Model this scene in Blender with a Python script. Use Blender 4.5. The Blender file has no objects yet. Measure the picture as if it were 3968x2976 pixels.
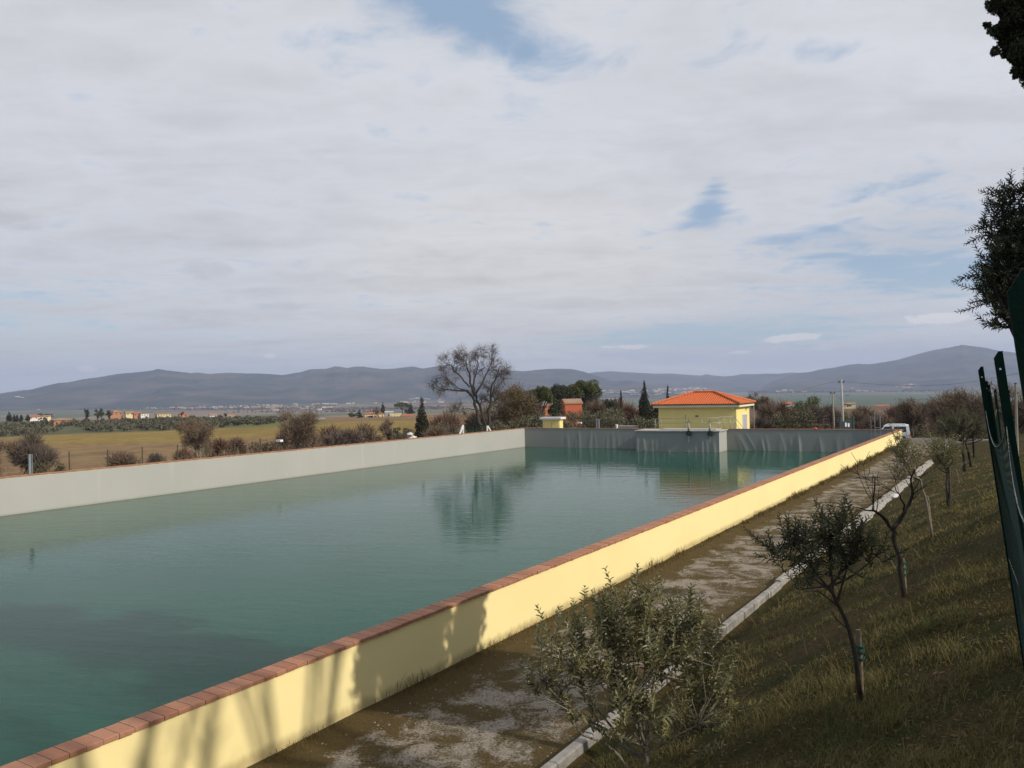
import bpy, math
import numpy as np
from mathutils import Vector

SC = bpy.context.scene
COL = SC.collection
R = math.radians
# ------------------------------------------------------------------ camera frame
F, CX, CY = 3150.0, 1984.0, 1488.0
PITCH = math.atan(27 / 3150)
ROLL = 0.0205
CZ = 4.88
_f = np.array([0, math.cos(PITCH), math.sin(PITCH)])
_r0 = np.array([1.0, 0, 0]); _u0 = np.array([0, -math.sin(PITCH), math.cos(PITCH)])
_r = math.cos(ROLL) * _r0 - math.sin(ROLL) * _u0
_u = math.cos(ROLL) * _u0 + math.sin(ROLL) * _r0
CAM = np.array([0, 0, CZ])
def ray(x, y): return _f + (x - CX) / F * _r + (CY - y) / F * _u
def onz(x, y, z):
    d = ray(x, y); return CAM + d * ((z - CZ) / d[2])
def at(x, y, Y):
    d = ray(x, y); return CAM + d * (Y / d[1])
def hzn(x): return 1515 - 0.0205 * (x - CX)
U = np.array([0.53618, 0.84410, 0.0]); V = np.array([-0.84410, 0.53618, 0.0])   # along the basin, across it to the left
def W(t, d, z=0.0): return U * t + V * d + np.array([0, 0, z])
Z3 = np.array([0, 0, 1.0])
SUN = -V * 0.845 - U * 0.008 + Z3 * 0.531
SUN = SUN / np.linalg.norm(SUN)

# ------------------------------------------------------------------ mesh helpers
ORG = {}
class MB:
    def __init__(s): s.V = []; s.F = []; s.n = 0
    def add(s, v, f, mi=0):
        v = np.asarray(v, float).reshape(-1, 3)
        f = np.asarray(f, int)
        if f.ndim == 1: f = f[None, :]
        s.V.append(v); s.F.append((f + s.n, mi)); s.n += len(v)
    def box(s, c, h, ax=None, mi=0, taper=1.0):
        c = np.asarray(c, float)
        ax = np.eye(3) if ax is None else np.asarray(ax, float)
        v = []
        for k in (-1, 1):
            tp = taper if k == 1 else 1.0
            for i, j in ((-1, -1), (1, -1), (1, 1), (-1, 1)):
                v.append(c + ax[0] * h[0] * i * tp + ax[1] * h[1] * j * tp + ax[2] * h[2] * k)
        s.add(v, [[3, 2, 1, 0], [4, 5, 6, 7], [0, 1, 5, 4], [1, 2, 6, 5], [2, 3, 7, 6], [3, 0, 4, 7]], mi)
    def bar(s, a, b, w, h=None, mi=0):
        a = np.asarray(a, float); b = np.asarray(b, float)
        h = w if h is None else h
        d = b - a; L = np.linalg.norm(d); d = d / L
        up = Z3 if abs(d[2]) < 0.9 else np.array([1.0, 0, 0])
        x = np.cross(up, d); x /= np.linalg.norm(x); y = np.cross(d, x)
        s.box((a + b) / 2, (w / 2, h / 2, L / 2), (x, y, d), mi)
    def tube(s, pts, rad, sides=5, mi=0, cap=True):
        pts = np.asarray(pts, float); n = len(pts)
        rad = np.broadcast_to(np.asarray(rad, float), (n,))
        tg = np.gradient(pts, axis=0); tg /= np.linalg.norm(tg, axis=1)[:, None] + 1e-12
        ref = Z3 if abs(tg[0][2]) < 0.8 else np.array([1.0, 0, 0])
        x = np.cross(np.broadcast_to(ref, tg.shape), tg)
        x /= np.linalg.norm(x, axis=1)[:, None] + 1e-9
        y = np.cross(tg, x)
        a = np.arange(sides) * 2 * math.pi / sides
        v = pts[:, None] + rad[:, None, None] * (np.cos(a)[None, :, None] * x[:, None] + np.sin(a)[None, :, None] * y[:, None])
        i = np.arange(n - 1)[:, None] * sides; k = np.arange(sides)[None, :]; k2 = (k + 1) % sides
        q = np.stack([i + k, i + k2, i + sides + k2, i + sides + k], -1).reshape(-1, 4)
        base = s.n
        s.add(v.reshape(-1, 3), q, mi)
        if cap:
            s.F.append((np.array([list(range(base, base + sides))[::-1]]), mi))
            s.F.append((np.array([list(range(base + (n - 1) * sides, base + n * sides))]), mi))
    def poly_prism(s, pts, ext, mi=0):
        pts = np.asarray(pts, float); n = len(pts); ext = np.asarray(ext, float)
        b = s.n
        s.add(np.vstack([pts, pts + ext]), [[i, (i + 1) % n, n + (i + 1) % n, n + i] for i in range(n)], mi)
        s.F.append((np.array([list(range(b, b + n))[::-1]]), mi)); s.F.append((np.array([list(range(b + n, b + 2 * n))]), mi))
    def build(s, name, mats, parent=None, org=None, smooth=False):
        me = bpy.data.meshes.new(name)
        ob = bpy.data.objects.new(name, me); COL.objects.link(ob)
        if parent is not None:
            o = ORG[parent]; ob.parent = parent
        else:
            o = np.zeros(3) if org is None else np.asarray(org, float)
            ob.location = o
        ORG[ob] = o
        v = np.concatenate(s.V) - o
        me.vertices.add(len(v)); me.vertices.foreach_set('co', v.astype(np.float32).ravel())
        loops = np.concatenate([f.ravel() for f, _ in s.F])
        tot = np.concatenate([np.full(len(f), f.shape[1]) for f, _ in s.F])
        mi = np.concatenate([np.full(len(f), m) for f, m in s.F])
        st = np.concatenate([[0], np.cumsum(tot)[:-1]])
        me.loops.add(len(loops)); me.loops.foreach_set('vertex_index', loops.astype(np.int32))
        me.polygons.add(len(tot)); me.polygons.foreach_set('loop_start', st.astype(np.int32))
        me.polygons.foreach_set('loop_total', tot.astype(np.int32))
        me.polygons.foreach_set('material_index', mi.astype(np.int32))
        me.polygons.foreach_set('use_smooth', np.full(len(tot), bool(smooth)))
        me.update(calc_edges=True); me.validate()
        for m in (mats if isinstance(mats, (list, tuple)) else [mats]): me.materials.append(m)
        return ob
def tag(o, label=None, cat=None, group=None, kind=None):
    if label: o['label'] = label
    if cat: o['category'] = cat
    if group: o['group'] = group
    if kind: o['kind'] = kind
    return o
def thing(name, loc, label, cat, group=None):
    o = bpy.data.objects.new(name, None); COL.objects.link(o)
    o.location = loc; o.empty_display_size = 0.3
    ORG[o] = np.asarray(loc, float)
    return tag(o, label, cat, group)
def sstep(a, b, x):
    t = np.clip((np.asarray(x, float) - a) / (b - a), 0, 1); return t * t * (3 - 2 * t)
# value noise for terrain and hills
_P = np.random.RandomState(5).rand(256, 256)
def vnoise(x, y):
    x = np.asarray(x, float); y = np.asarray(y, float)
    xi = np.floor(x).astype(int); yi = np.floor(y).astype(int)
    fx = x - xi; fy = y - yi; fx = fx * fx * (3 - 2 * fx); fy = fy * fy * (3 - 2 * fy)
    a = _P[xi % 256, yi % 256]; b = _P[(xi + 1) % 256, yi % 256]; c = _P[xi % 256, (yi + 1) % 256]; d = _P[(xi + 1) % 256, (yi + 1) % 256]
    return (a * (1 - fx) + b * fx) * (1 - fy) + (c * (1 - fx) + d * fx) * fy
def fbm(x, y, o=4):
    s = 0; a = 0.5
    for k in range(o):
        s = s + a * vnoise(np.asarray(x) * 2 ** k + 17 * k, np.asarray(y) * 2 ** k + 31 * k); a *= 0.5
    return s

# ------------------------------------------------------------------ material helpers
class NT:
    def __init__(s, tree): s.t = tree; s.t.nodes.clear()
    def n(s, typ, **kw):
        nd = s.t.nodes.new(typ)
        for k, v in kw.items(): setattr(nd, k, v)
        return nd
    def link(s, a, b): s.t.links.new(a, b)
    def put(s, sock, v):
        if hasattr(v, 'is_output'): s.link(v, sock)
        elif isinstance(v, (tuple, list)) and sock.type == 'RGBA': sock.default_value = (*v[:3], 1)
        else: sock.default_value = v
    def m(s, op, a, b=None, c=None, clamp=False):
        nd = s.n('ShaderNodeMath', operation=op, use_clamp=clamp)
        s.put(nd.inputs[0], a)
        if b is not None: s.put(nd.inputs[1], b)
        if c is not None: s.put(nd.inputs[2], c)
        return nd.outputs[0]
    def vm(s, op, a, b=None):
        nd = s.n('ShaderNodeVectorMath', operation=op); s.put(nd.inputs[0], a)
        if b is not None: s.put(nd.inputs[1], b)
        return nd.outputs[0]
    def mix(s, f, a, b, mode='MIX'):
        nd = s.n('ShaderNodeMix', data_type='RGBA', blend_type=mode)
        s.put(nd.inputs[0], f); s.put(nd.inputs[6], a); s.put(nd.inputs[7], b); return nd.outputs[2]
    def noise(s, vec, scale, detail=4, rough=0.55, dist=0.0):
        nd = s.n('ShaderNodeTexNoise'); nd.inputs['Scale'].default_value = scale; nd.inputs['Detail'].default_value = detail
        nd.inputs['Roughness'].default_value = rough; nd.inputs['Distortion'].default_value = dist
        if vec is not None: s.link(vec, nd.inputs['Vector'])
        return nd.outputs['Fac']
    def ramp(s, f, lo, hi):
        nd = s.n('ShaderNodeMapRange', interpolation_type='SMOOTHSTEP')
        s.put(nd.inputs[0], f); nd.inputs[1].default_value = lo; nd.inputs[2].default_value = hi
        return nd.outputs[0]
    def scale(s, vec, v):
        return s.vm('MULTIPLY', vec, v)
def new_mat(name):
    m = bpy.data.materials.new(name); m.use_nodes = True
    return m, NT(m.node_tree)
def finish(nt, col, rough=0.8, spec=0.3, bump=None, bstr=0.3, bdist=0.02, metal=0.0, ior=None):
    p = nt.n('ShaderNodeBsdfPrincipled'); o = nt.n('ShaderNodeOutputMaterial')
    nt.put(p.inputs['Base Color'], col); nt.put(p.inputs['Roughness'], rough)
    p.inputs['Specular IOR Level'].default_value = spec; p.inputs['Metallic'].default_value = metal
    if ior: p.inputs['IOR'].default_value = ior
    if bump is not None:
        b = nt.n('ShaderNodeBump'); b.inputs['Strength'].default_value = bstr; b.inputs['Distance'].default_value = bdist
        nt.link(bump, b.inputs['Height']); nt.link(b.outputs[0], p.inputs['Normal'])
    nt.link(p.outputs[0], o.inputs[0])
    return p
def pm(name, c1, c2=None, scale=3.0, rough=0.8, spec=0.3, bstr=0.0, bscale=None, metal=0.0, lo=0.3, hi=0.7, detail=6):
    m, nt = new_mat(name)
    c2 = c2 or tuple(x * 0.8 for x in c1)
    g = nt.n('ShaderNodeNewGeometry').outputs['Position']
    n = nt.noise(g, scale, detail, 0.6)
    col = nt.mix(nt.ramp(n, lo, hi), c1, c2)
    b = nt.noise(g, bscale or scale * 6, 5, 0.6) if bstr else None
    finish(nt, col, rough, spec, b, bstr, 0.02, metal)
    return m
def leafm(name, c1, c2, c3=None, trans=0.25, rough=0.55, clump=0.9, spec=0.3):
    m, nt = new_mat(name)
    g = nt.n('ShaderNodeNewGeometry')
    rnd = g.outputs['Random Per Island']
    col = nt.mix(rnd, c1, c2)
    if c3:
        col = nt.mix(nt.ramp(nt.noise(g.outputs['Position'], clump, 3), 0.5, 0.72), col, c3)
    p = nt.n('ShaderNodeBsdfPrincipled'); nt.link(col, p.inputs['Base Color']); p.inputs['Roughness'].default_value = rough
    p.inputs['Specular IOR Level'].default_value = spec
    tr = nt.n('ShaderNodeBsdfTranslucent'); nt.link(col, tr.inputs[0])
    mx = nt.n('ShaderNodeMixShader'); mx.inputs[0].default_value = trans
    nt.link(p.outputs[0], mx.inputs[1]); nt.link(tr.outputs[0], mx.inputs[2])
    o = nt.n('ShaderNodeOutputMaterial'); nt.link(mx.outputs[0], o.inputs[0])
    return m

# ------------------------------------------------------------------ materials
def make_plaster(name, base, dark):
    m, nt = new_mat(name)
    g = nt.n('ShaderNodeNewGeometry').outputs['Position']
    n = nt.noise(g, 0.35, 5, 0.6); n2 = nt.noise(nt.scale(g, (6, 6, 0.7)), 1.0, 4)
    col = nt.mix(nt.ramp(n, 0.35, 0.75), base, dark)
    sep = nt.n('ShaderNodeSeparateXYZ'); nt.link(g, sep.inputs[0])
    # splash dirt just above the soil line
    run = nt.noise(nt.scale(g, (3.2, 3.2, 0.25)), 1.0, 5, 0.7)
    col = nt.mix(nt.m('MULTIPLY', nt.m('MULTIPLY', nt.ramp(run, 0.58, 0.78), nt.ramp(sep.outputs[2], 0.2, 1.0)), 0.22), col, (0.50, 0.40, 0.20))
    foot = nt.m('MULTIPLY', nt.ramp(nt.m('ADD', sep.outputs[2], nt.m('MULTIPLY', n2, -0.18)), 0.10, -0.06), 0.55)
    col = nt.mix(foot, col, (0.30, 0.22, 0.10))
    finish(nt, col, 0.85, 0.15, nt.noise(g, 60, 3), 0.12, 0.004)
    return m
M = {}
M['yellow'] = make_plaster('yellow_plaster', (0.88, 0.74, 0.365), (0.845, 0.70, 0.335))
M['pale_yellow'] = pm('pale_yellow_plaster', (0.84, 0.71, 0.28), (0.80, 0.67, 0.26), 1.2, 0.85, 0.15)
M['cream'] = pm('cream_paint', (0.80, 0.74, 0.50), (0.76, 0.70, 0.46), 2, 0.7)
def brick_mat():
    m, nt = new_mat('coping_brick')
    g = nt.n('ShaderNodeNewGeometry')
    col = nt.mix(g.outputs['Random Per Island'], (0.310, 0.138, 0.078), (0.400, 0.195, 0.118))
    n = nt.noise(g.outputs['Position'], 14, 5, 0.65)
    col = nt.mix(nt.ramp(n, 0.5, 0.85), col, (0.25, 0.100, 0.060))
    n2 = nt.noise(g.outputs['Position'], 5, 4, 0.6)
    col = nt.mix(nt.m('MULTIPLY', nt.ramp(n2, 0.62, 0.72), 0.35), col, (0.45, 0.30, 0.22))
    finish(nt, col, 0.75, 0.25, n, 0.25, 0.006)
    return m
M['brick'] = brick_mat()
M['mortar'] = pm('mortar', (0.40, 0.34, 0.28), (0.33, 0.27, 0.22), 8, 0.9)
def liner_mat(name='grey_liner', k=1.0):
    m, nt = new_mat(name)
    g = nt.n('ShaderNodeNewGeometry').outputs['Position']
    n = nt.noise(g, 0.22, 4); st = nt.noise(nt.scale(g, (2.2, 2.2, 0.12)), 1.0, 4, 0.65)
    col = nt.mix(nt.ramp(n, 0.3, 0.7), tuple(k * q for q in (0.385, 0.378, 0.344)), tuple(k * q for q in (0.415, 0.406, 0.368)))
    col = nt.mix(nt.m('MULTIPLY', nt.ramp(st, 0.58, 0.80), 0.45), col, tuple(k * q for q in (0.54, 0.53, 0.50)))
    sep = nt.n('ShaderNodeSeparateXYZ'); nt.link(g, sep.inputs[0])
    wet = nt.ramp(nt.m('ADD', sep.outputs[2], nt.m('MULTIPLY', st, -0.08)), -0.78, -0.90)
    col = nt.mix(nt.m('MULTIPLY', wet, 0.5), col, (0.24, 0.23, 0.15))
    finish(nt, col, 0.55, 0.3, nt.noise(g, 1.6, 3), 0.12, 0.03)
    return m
M['liner'] = liner_mat()
M['liner_shaded'] = liner_mat('shade_toned_folded_liner', 0.66)  # same liner darkened: shade of end wall and block front put into colour
def water_mat():
    m, nt = new_mat('water')
    g = nt.n('ShaderNodeNewGeometry').outputs['Position']
    # ripples run across the wind: axes along and across the basin
    mp = nt.n('ShaderNodeMapping'); mp.inputs['Rotation'].default_value = (0, 0, R(12)); nt.link(g, mp.inputs['Vector'])
    n1 = nt.noise(nt.scale(mp.outputs[0], (0.9, 2.6, 1)), 1.6, 3, 0.5, 0.3)
    n2 = nt.noise(nt.scale(mp.outputs[0], (0.8, 1.9, 1)), 6.5, 2, 0.5)
    calm = nt.ramp(nt.noise(g, 0.09, 3, 0.6), 0.35, 0.65)
    n0 = nt.noise(nt.scale(mp.outputs[0], (0.5, 1.6, 1)), 0.55, 2, 0.5, 0.4)
    h = nt.m('ADD', nt.m('ADD', nt.m('MULTIPLY', n0, 1.6), nt.m('MULTIPLY', n1, 1.0)), nt.m('MULTIPLY', n2, nt.m('ADD', nt.m('MULTIPLY', calm, 0.10), 0.03)))
    body = nt.mix(nt.ramp(nt.noise(g, 0.06, 3, 0.6), 0.35, 0.7), (0.009, 0.066, 0.041), (0.014, 0.080, 0.050))
    p = finish(nt, body, 0.045, 0.13, h, 0.07, 0.10, ior=1.333)
    p.subsurface_method = 'BURLEY'; p.inputs['Subsurface Weight'].default_value = 1.0; p.inputs['Subsurface Radius'].default_value = (0.5, 1.0, 0.8); p.inputs['Subsurface Scale'].default_value = 1.6
    return m
M['water'] = water_mat()
M['kerb'] = pm('kerb_concrete', (0.36, 0.335, 0.30), (0.22, 0.205, 0.18), 4, 0.9, 0.2, 0.5, 40)
M['concrete'] = pm('concrete', (0.47, 0.45, 0.41), (0.33, 0.31, 0.28), 5, 0.9, 0.2, 0.4, 30)
M['galv'] = pm('galvanised_steel', (0.36, 0.36, 0.36), (0.28, 0.28, 0.29), 4, 0.45, 0.5, metal=0.6)
M['post_grey'] = pm('grey_post', (0.22, 0.25, 0.27), (0.17, 0.19, 0.21), 3, 0.5)
M['rust_post'] = pm('dark_post', (0.10, 0.085, 0.055), (0.07, 0.06, 0.04), 5, 0.8)
M['green_metal'] = pm('green_enamel', (0.003, 0.013, 0.009), (0.004, 0.018, 0.012), 9, 0.7, 0.04, 0.15, 60)
M['green_mesh'] = pm('green_plastic_mesh', (0.006, 0.026, 0.018), (0.005, 0.020, 0.014), 3, 0.6)
M['wire'] = pm('tension_wire', (0.26, 0.28, 0.26), (0.12, 0.14, 0.12), 20, 0.5, metal=0.3)
M['white'] = pm('white_paint', (0.78, 0.78, 0.77), (0.72, 0.72, 0.71), 2, 0.4)
M['car_white'] = pm('white_car_paint', (0.74, 0.75, 0.76), (0.72, 0.73, 0.74), 1, 0.25, 0.5)
M['dark_glass'] = pm('dark_glass', (0.015, 0.018, 0.020), (0.012, 0.014, 0.016), 2, 0.08, 0.6)
M['rubber'] = pm('rubber', (0.022, 0.022, 0.022), (0.03, 0.03, 0.03), 8, 0.8)
M['red'] = pm('red_plastic', (0.70, 0.06, 0.03), (0.62, 0.05, 0.03), 3, 0.5)
M['green_tie'] = pm('green_tie', (0.008, 0.075, 0.048), (0.008, 0.06, 0.04), 6, 0.6)
M['stake'] = pm('stake_wood', (0.22, 0.17, 0.11), (0.15, 0.115, 0.075), 12, 0.9)
M['pole_wood'] = pm('pole_wood', (0.30, 0.27, 0.22), (0.22, 0.20, 0.165), 3, 0.9)
M['pole_concrete'] = pm('pole_concrete', (0.38, 0.37, 0.35), (0.32, 0.31, 0.29), 3, 0.9)
M['door_grey'] = pm('door_grey', (0.42, 0.40, 0.46), (0.38, 0.36, 0.42), 4, 0.6)
M['dark'] = pm('dark_fitting', (0.03, 0.03, 0.03), (0.04, 0.035, 0.03), 4, 0.6)
M['gate_dark'] = pm('gate_paint', (0.045, 0.062, 0.062), (0.035, 0.05, 0.05), 2, 0.6)
M['bark_grey'] = pm('grey_bark', (0.085, 0.072, 0.058), (0.050, 0.042, 0.034), 9, 0.95, 0.1, 0.6, 40)
M['bark_dark'] = pm('dark_bark', (0.055, 0.045, 0.036), (0.035, 0.028, 0.022), 9, 0.95, 0.1, 0.5, 40)
M['bark_pale'] = pm('pale_olive_bark', (0.24, 0.205, 0.15), (0.15, 0.125, 0.09), 14, 0.9, 0.1, 0.5, 60)
M['twig_brown'] = leafm('brown_twigs', (0.215, 0.150, 0.098), (0.125, 0.088, 0.062), (0.175, 0.128, 0.086), 0.0, 0.9)
M['twig_grey'] = leafm('grey_twigs', (0.165, 0.128, 0.100), (0.100, 0.078, 0.062), (0.135, 0.104, 0.084), 0.0, 0.9)
M['twig_red'] = leafm('reddish_twigs', (0.215, 0.128, 0.085), (0.125, 0.076, 0.055), (0.175, 0.110, 0.076), 0.0, 0.9)
M['leaf_olive'] = leafm('olive_leaves', (0.120, 0.115, 0.062), (0.190, 0.175, 0.108), (0.085, 0.086, 0.042), 0.15, 0.6)
M['leaf_olive_near'] = leafm('olive_leaves_near', (0.130, 0.124, 0.042), (0.315, 0.290, 0.155), (0.260, 0.225, 0.075), 0.22, 0.42, 2.5, 0.5)
M['leaf_olive_mid'] = leafm('olive_leaves_mid', (0.050, 0.058, 0.024), (0.125, 0.125, 0.072), (0.080, 0.084, 0.036), 0.2, 0.5, 2.0)
M['leaf_olive_dark'] = leafm('dark_olive_leaves', (0.028, 0.038, 0.016), (0.062, 0.070, 0.040), (0.045, 0.055, 0.024), 0.12, 0.5, 2.0)
M['leaf_pine'] = leafm('pine_needles', (0.066, 0.078, 0.020), (0.115, 0.118, 0.036), (0.048, 0.056, 0.016), 0.1, 0.7)
M['leaf_dark'] = leafm('dark_evergreen', (0.040, 0.046, 0.022), (0.070, 0.072, 0.036), (0.030, 0.036, 0.018), 0.1, 0.7)
M['leaf_cypress'] = leafm('cypress_scales', (0.026, 0.030, 0.014), (0.042, 0.044, 0.020), (0.046, 0.042, 0.022), 0.05, 0.8)
M['leaf_ivy'] = leafm('ivy_leaves', (0.075, 0.070, 0.034), (0.115, 0.095, 0.052), (0.062, 0.052, 0.030), 0.1, 0.6)
M['leaf_dry'] = leafm('dry_oak_leaves', (0.165, 0.112, 0.052), (0.115, 0.088, 0.040), (0.090, 0.082, 0.034), 0.15, 0.8)
M['leaf_yellow'] = leafm('yellowish_leaves', (0.150, 0.125, 0.035), (0.100, 0.095, 0.030), (0.085, 0.075, 0.03), 0.2, 0.7)
M['grass_blade'] = leafm('grass_blades', (0.068, 0.078, 0.017), (0.265, 0.195, 0.074), (0.048, 0.062, 0.013), 0.2, 0.8, 0.55)
M['weed'] = leafm('weeds', (0.10, 0.095, 0.028), (0.19, 0.125, 0.055), (0.12, 0.085, 0.035), 0.25, 0.8, 1.2)
M['rooftile_red'] = pm('red_roof_far', (0.40, 0.135, 0.07), (0.33, 0.12, 0.07), 0.8, 0.85)
M['rooftile_tan'] = pm('tan_roof_far', (0.34, 0.21, 0.13), (0.28, 0.17, 0.11), 0.8, 0.85)
M['wall_red'] = pm('red_render', (0.48, 0.125, 0.055), (0.43, 0.11, 0.05), 0.8, 0.9)
M['wall_orange'] = pm('orange_render', (0.46, 0.22, 0.12), (0.42, 0.20, 0.11), 0.8, 0.9)
M['wall_white'] = pm('white_render', (0.74, 0.70, 0.64), (0.66, 0.63, 0.58), 0.6, 0.9)
M['wall_cream'] = pm('cream_render', (0.72, 0.60, 0.34), (0.66, 0.55, 0.31), 0.6, 0.9)
M['wall_grey'] = pm('grey_render', (0.30, 0.30, 0.31), (0.26, 0.26, 0.27), 0.6, 0.9)
M['window'] = pm('window_dark', (0.05, 0.05, 0.05), (0.07, 0.065, 0.06), 1, 0.3)
M['stone_white'] = pm('white_stone', (0.66, 0.64, 0.60), (0.52, 0.50, 0.47), 9, 0.9, 0.2, 0.5, 30)
M['asphalt'] = pm('grey_road', (0.20, 0.19, 0.185), (0.155, 0.15, 0.145), 3, 0.95, 0.15, 0.3, 50)

# ------------------------------------------------------------------ camera, light, sky
cam = bpy.data.cameras.new('camera'); co = bpy.data.objects.new('camera', cam); COL.objects.link(co)
cam.sensor_width = 36; cam.lens = 36 * F / 3968; cam.clip_end = 40000; cam.clip_start = 0.05
from mathutils import Matrix
mw = Matrix(((_r[0], _u[0], -_f[0], 0), (_r[1], _u[1], -_f[1], 0), (_r[2], _u[2], -_f[2], CZ), (0, 0, 0, 1)))
co.matrix_world = mw
SC.camera = co
sl = bpy.data.lights.new('sun', 'SUN'); so = bpy.data.objects.new('sun', sl); COL.objects.link(so)
sl.energy = 3.8; sl.angle = R(0.53); sl.color = (1.0, 0.93, 0.82)
so.rotation_euler = Vector(SUN).to_track_quat('Z', 'Y').to_euler()
so.location = SUN * 60
def build_world():
    w = bpy.data.worlds.new('World'); SC.world = w; w.use_nodes = True
    nt = NT(w.node_tree)
    d = nt.n('ShaderNodeTexCoord').outputs['Generated']
    sep = nt.n('ShaderNodeSeparateXYZ'); nt.link(d, sep.inputs[0])
    x, y, z = sep.outputs
    sky = nt.n('ShaderNodeTexSky', sky_type='NISHITA'); sky.sun_disc = False
    sky.sun_elevation = math.asin(SUN[2]); sky.sun_rotation = math.atan2(SUN[0], SUN[1])
    sky.altitude = 300; sky.air_density = 1.0; sky.dust_density = 1.6; sky.ozone_density = 1.5
    blue = nt.mix(1.0, sky.outputs[0], (1.0, 0.98, 0.97), 'MULTIPLY')
    az = nt.m('MULTIPLY', nt.m('ARCTAN2', x, y), 57.2958)
    el = nt.m('MULTIPLY', nt.m('ARCSINE', z), 57.2958)
    zc = nt.m('ADD', nt.m('MAXIMUM', z, 0.0), 0.10)
    pl = nt.n('ShaderNodeCombineXYZ'); nt.link(nt.m('DIVIDE', x, zc), pl.inputs[0]); nt.link(nt.m('DIVIDE', y, zc), pl.inputs[1])
    P = pl.outputs[0]
    mp = nt.n('ShaderNodeMapping'); mp.inputs['Rotation'].default_value = (0, 0, R(24)); mp.inputs['Scale'].default_value = (0.6, 1.35, 1)
    nt.link(P, mp.inputs['Vector'])
    n1 = nt.noise(mp.outputs[0], 1.5, 8, 0.60, 0.35)
    n2 = nt.noise(P, 0.55, 5, 0.55, 0.2)
    n4 = nt.noise(P, 4.2, 6, 0.62, 0.5)
    ang = nt.n('ShaderNodeCombineXYZ'); nt.link(az, ang.inputs[0]); nt.link(nt.m('MULTIPLY', el, 2.4), ang.inputs[1])
    n3 = nt.noise(ang.outputs[0], 0.55, 6, 0.62, 0.3)
    def g(a, e, sa, se, w_):
        q = nt.m('ADD', nt.m('POWER', nt.m('DIVIDE', nt.m('ABSOLUTE', nt.m('SUBTRACT', az, a)), sa), 2.0), nt.m('POWER', nt.m('DIVIDE', nt.m('ABSOLUTE', nt.m('SUBTRACT', el, e)), se), 2.0))
        return nt.m('MULTIPLY', nt.m('EXPONENT', nt.m('MULTIPLY', q, -1.0)), w_)
    def total(lst):
        s = None
        for a in lst:
            v = g(*a); s = v if s is None else nt.m('ADD', s, v)
        return s
    holes = total([(-5.5, 26.2, 6.5, 2.6, 0.92), (-1.5, 24.0, 3.2, 2.0, 0.7), (14.4, 13.6, 1.1, 0.9, 0.8), (13.9, 12.2, 1.0, 1.0, 0.5), (13.4, 11.1, 2.0, 0.8, 0.85), (27.5, 7.8, 8.5, 2.6, 0.95), (30, 6.2, 6.0, 0.8, 0.6), (21, 9.3, 5, 1.0, 0.4),
                   (13.0, 3.5, 10.5, 1.1, 1.25), (24.0, 4.6, 5.0, 0.5, 0.45), (12.5, 22.5, 7.0, 4.0, 0.36), (4.0, 20.0, 4, 2.5, 0.25), (26.0, 12.6, 5.0, 1.0, 0.42), (-31, 5.0, 9.0, 3.0, 0.40), (70, 35, 22, 12, 0.4), (-148, 30, 62, 34, 1.15), (212, 30, 62, 34, 1.15)])  # last pair: unseen blue gap behind the camera, added to dim the end wall
    hole = nt.ramp(nt.m('ADD', holes, nt.m('ADD', nt.m('MULTIPLY', nt.m('SUBTRACT', n1, 0.5), 2.4), nt.m('MULTIPLY', nt.m('SUBTRACT', n4, 0.5), 2.4))), 0.15, 1.15)
    # a sharp lower edge of the cloud deck over the clear band at the right
    deck = total([(27.0, 4.75, 9.0, 0.55, 1.0)])
    hole = nt.m('MULTIPLY', hole, nt.m('SUBTRACT', 1.0, nt.m('MULTIPLY', nt.ramp(deck, 0.35, 0.75), 0.85)))
    lum = nt.m('ADD', 0.985, nt.m('MULTIPLY', nt.m('SUBTRACT', n2, 0.5), 0.26))
    lum = nt.m('ADD', lum, nt.m('MULTIPLY', nt.m('SUBTRACT', n1, 0.5), 0.55))
    lum = nt.m('ADD', lum, nt.m('MULTIPLY', nt.m('SUBTRACT', n4, 0.5), 0.30))
    grey = nt.ramp(nt.m('ADD', total([(-20.6, 8.3, 2.6, 0.75, 1.0), (-14.6, 9.0, 2.0, 0.8, 0.8), (-15.8, 6.1, 2.5, 0.4, 1.0), (-31.5, 10.7, 3.0, 0.9, 1.0), (-6.2, 9.4, 0.8, 0.3, 0.8)]), nt.m('MULTIPLY', nt.m('SUBTRACT', n3, 0.5), 1.6)), 0.45, 1.1)
    lum = nt.m('MULTIPLY', lum, nt.m('SUBTRACT', 1.0, nt.m('MULTIPLY', grey, 0.14)))
    low = nt.ramp(el, 11.0, 1.0)
    ccol = nt.mix(low, (6.85, 7.00, 7.42), (6.70, 6.90, 7.10))
    ccol = nt.mix(nt.ramp(nt.m('ADD', total([(1.0, 6.8, 15, 7.5, 1.15)]), 0.0), 0.1, 0.9), ccol, (7.30, 7.25, 7.22))
    cc = nt.n('ShaderNodeVectorMath', operation='SCALE'); nt.link(ccol, cc.inputs[0]); nt.link(lum, cc.inputs[3])
    col = nt.mix(hole, cc.outputs[0], nt.mix(0.6, blue, nt.mix(nt.ramp(el, 9.0, 2.0), (4.2, 5.7, 7.6), (5.9, 7.7, 8.7))))
    # low lavender bank over the hills and the little sunlit cumulus tops
    bank = nt.ramp(nt.m('ADD', nt.m('MULTIPLY', nt.m('SUBTRACT', n3, 0.5), 1.1), nt.m('ADD', total([(24, 1.7, 16, 0.9, 1.0), (8, 2.4, 5, 0.45, 0.6)]), 0.0)), 0.45, 0.85)
    col = nt.mix(nt.m('MULTIPLY', bank, 0.85), col, (5.7, 5.9, 6.6))
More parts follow.
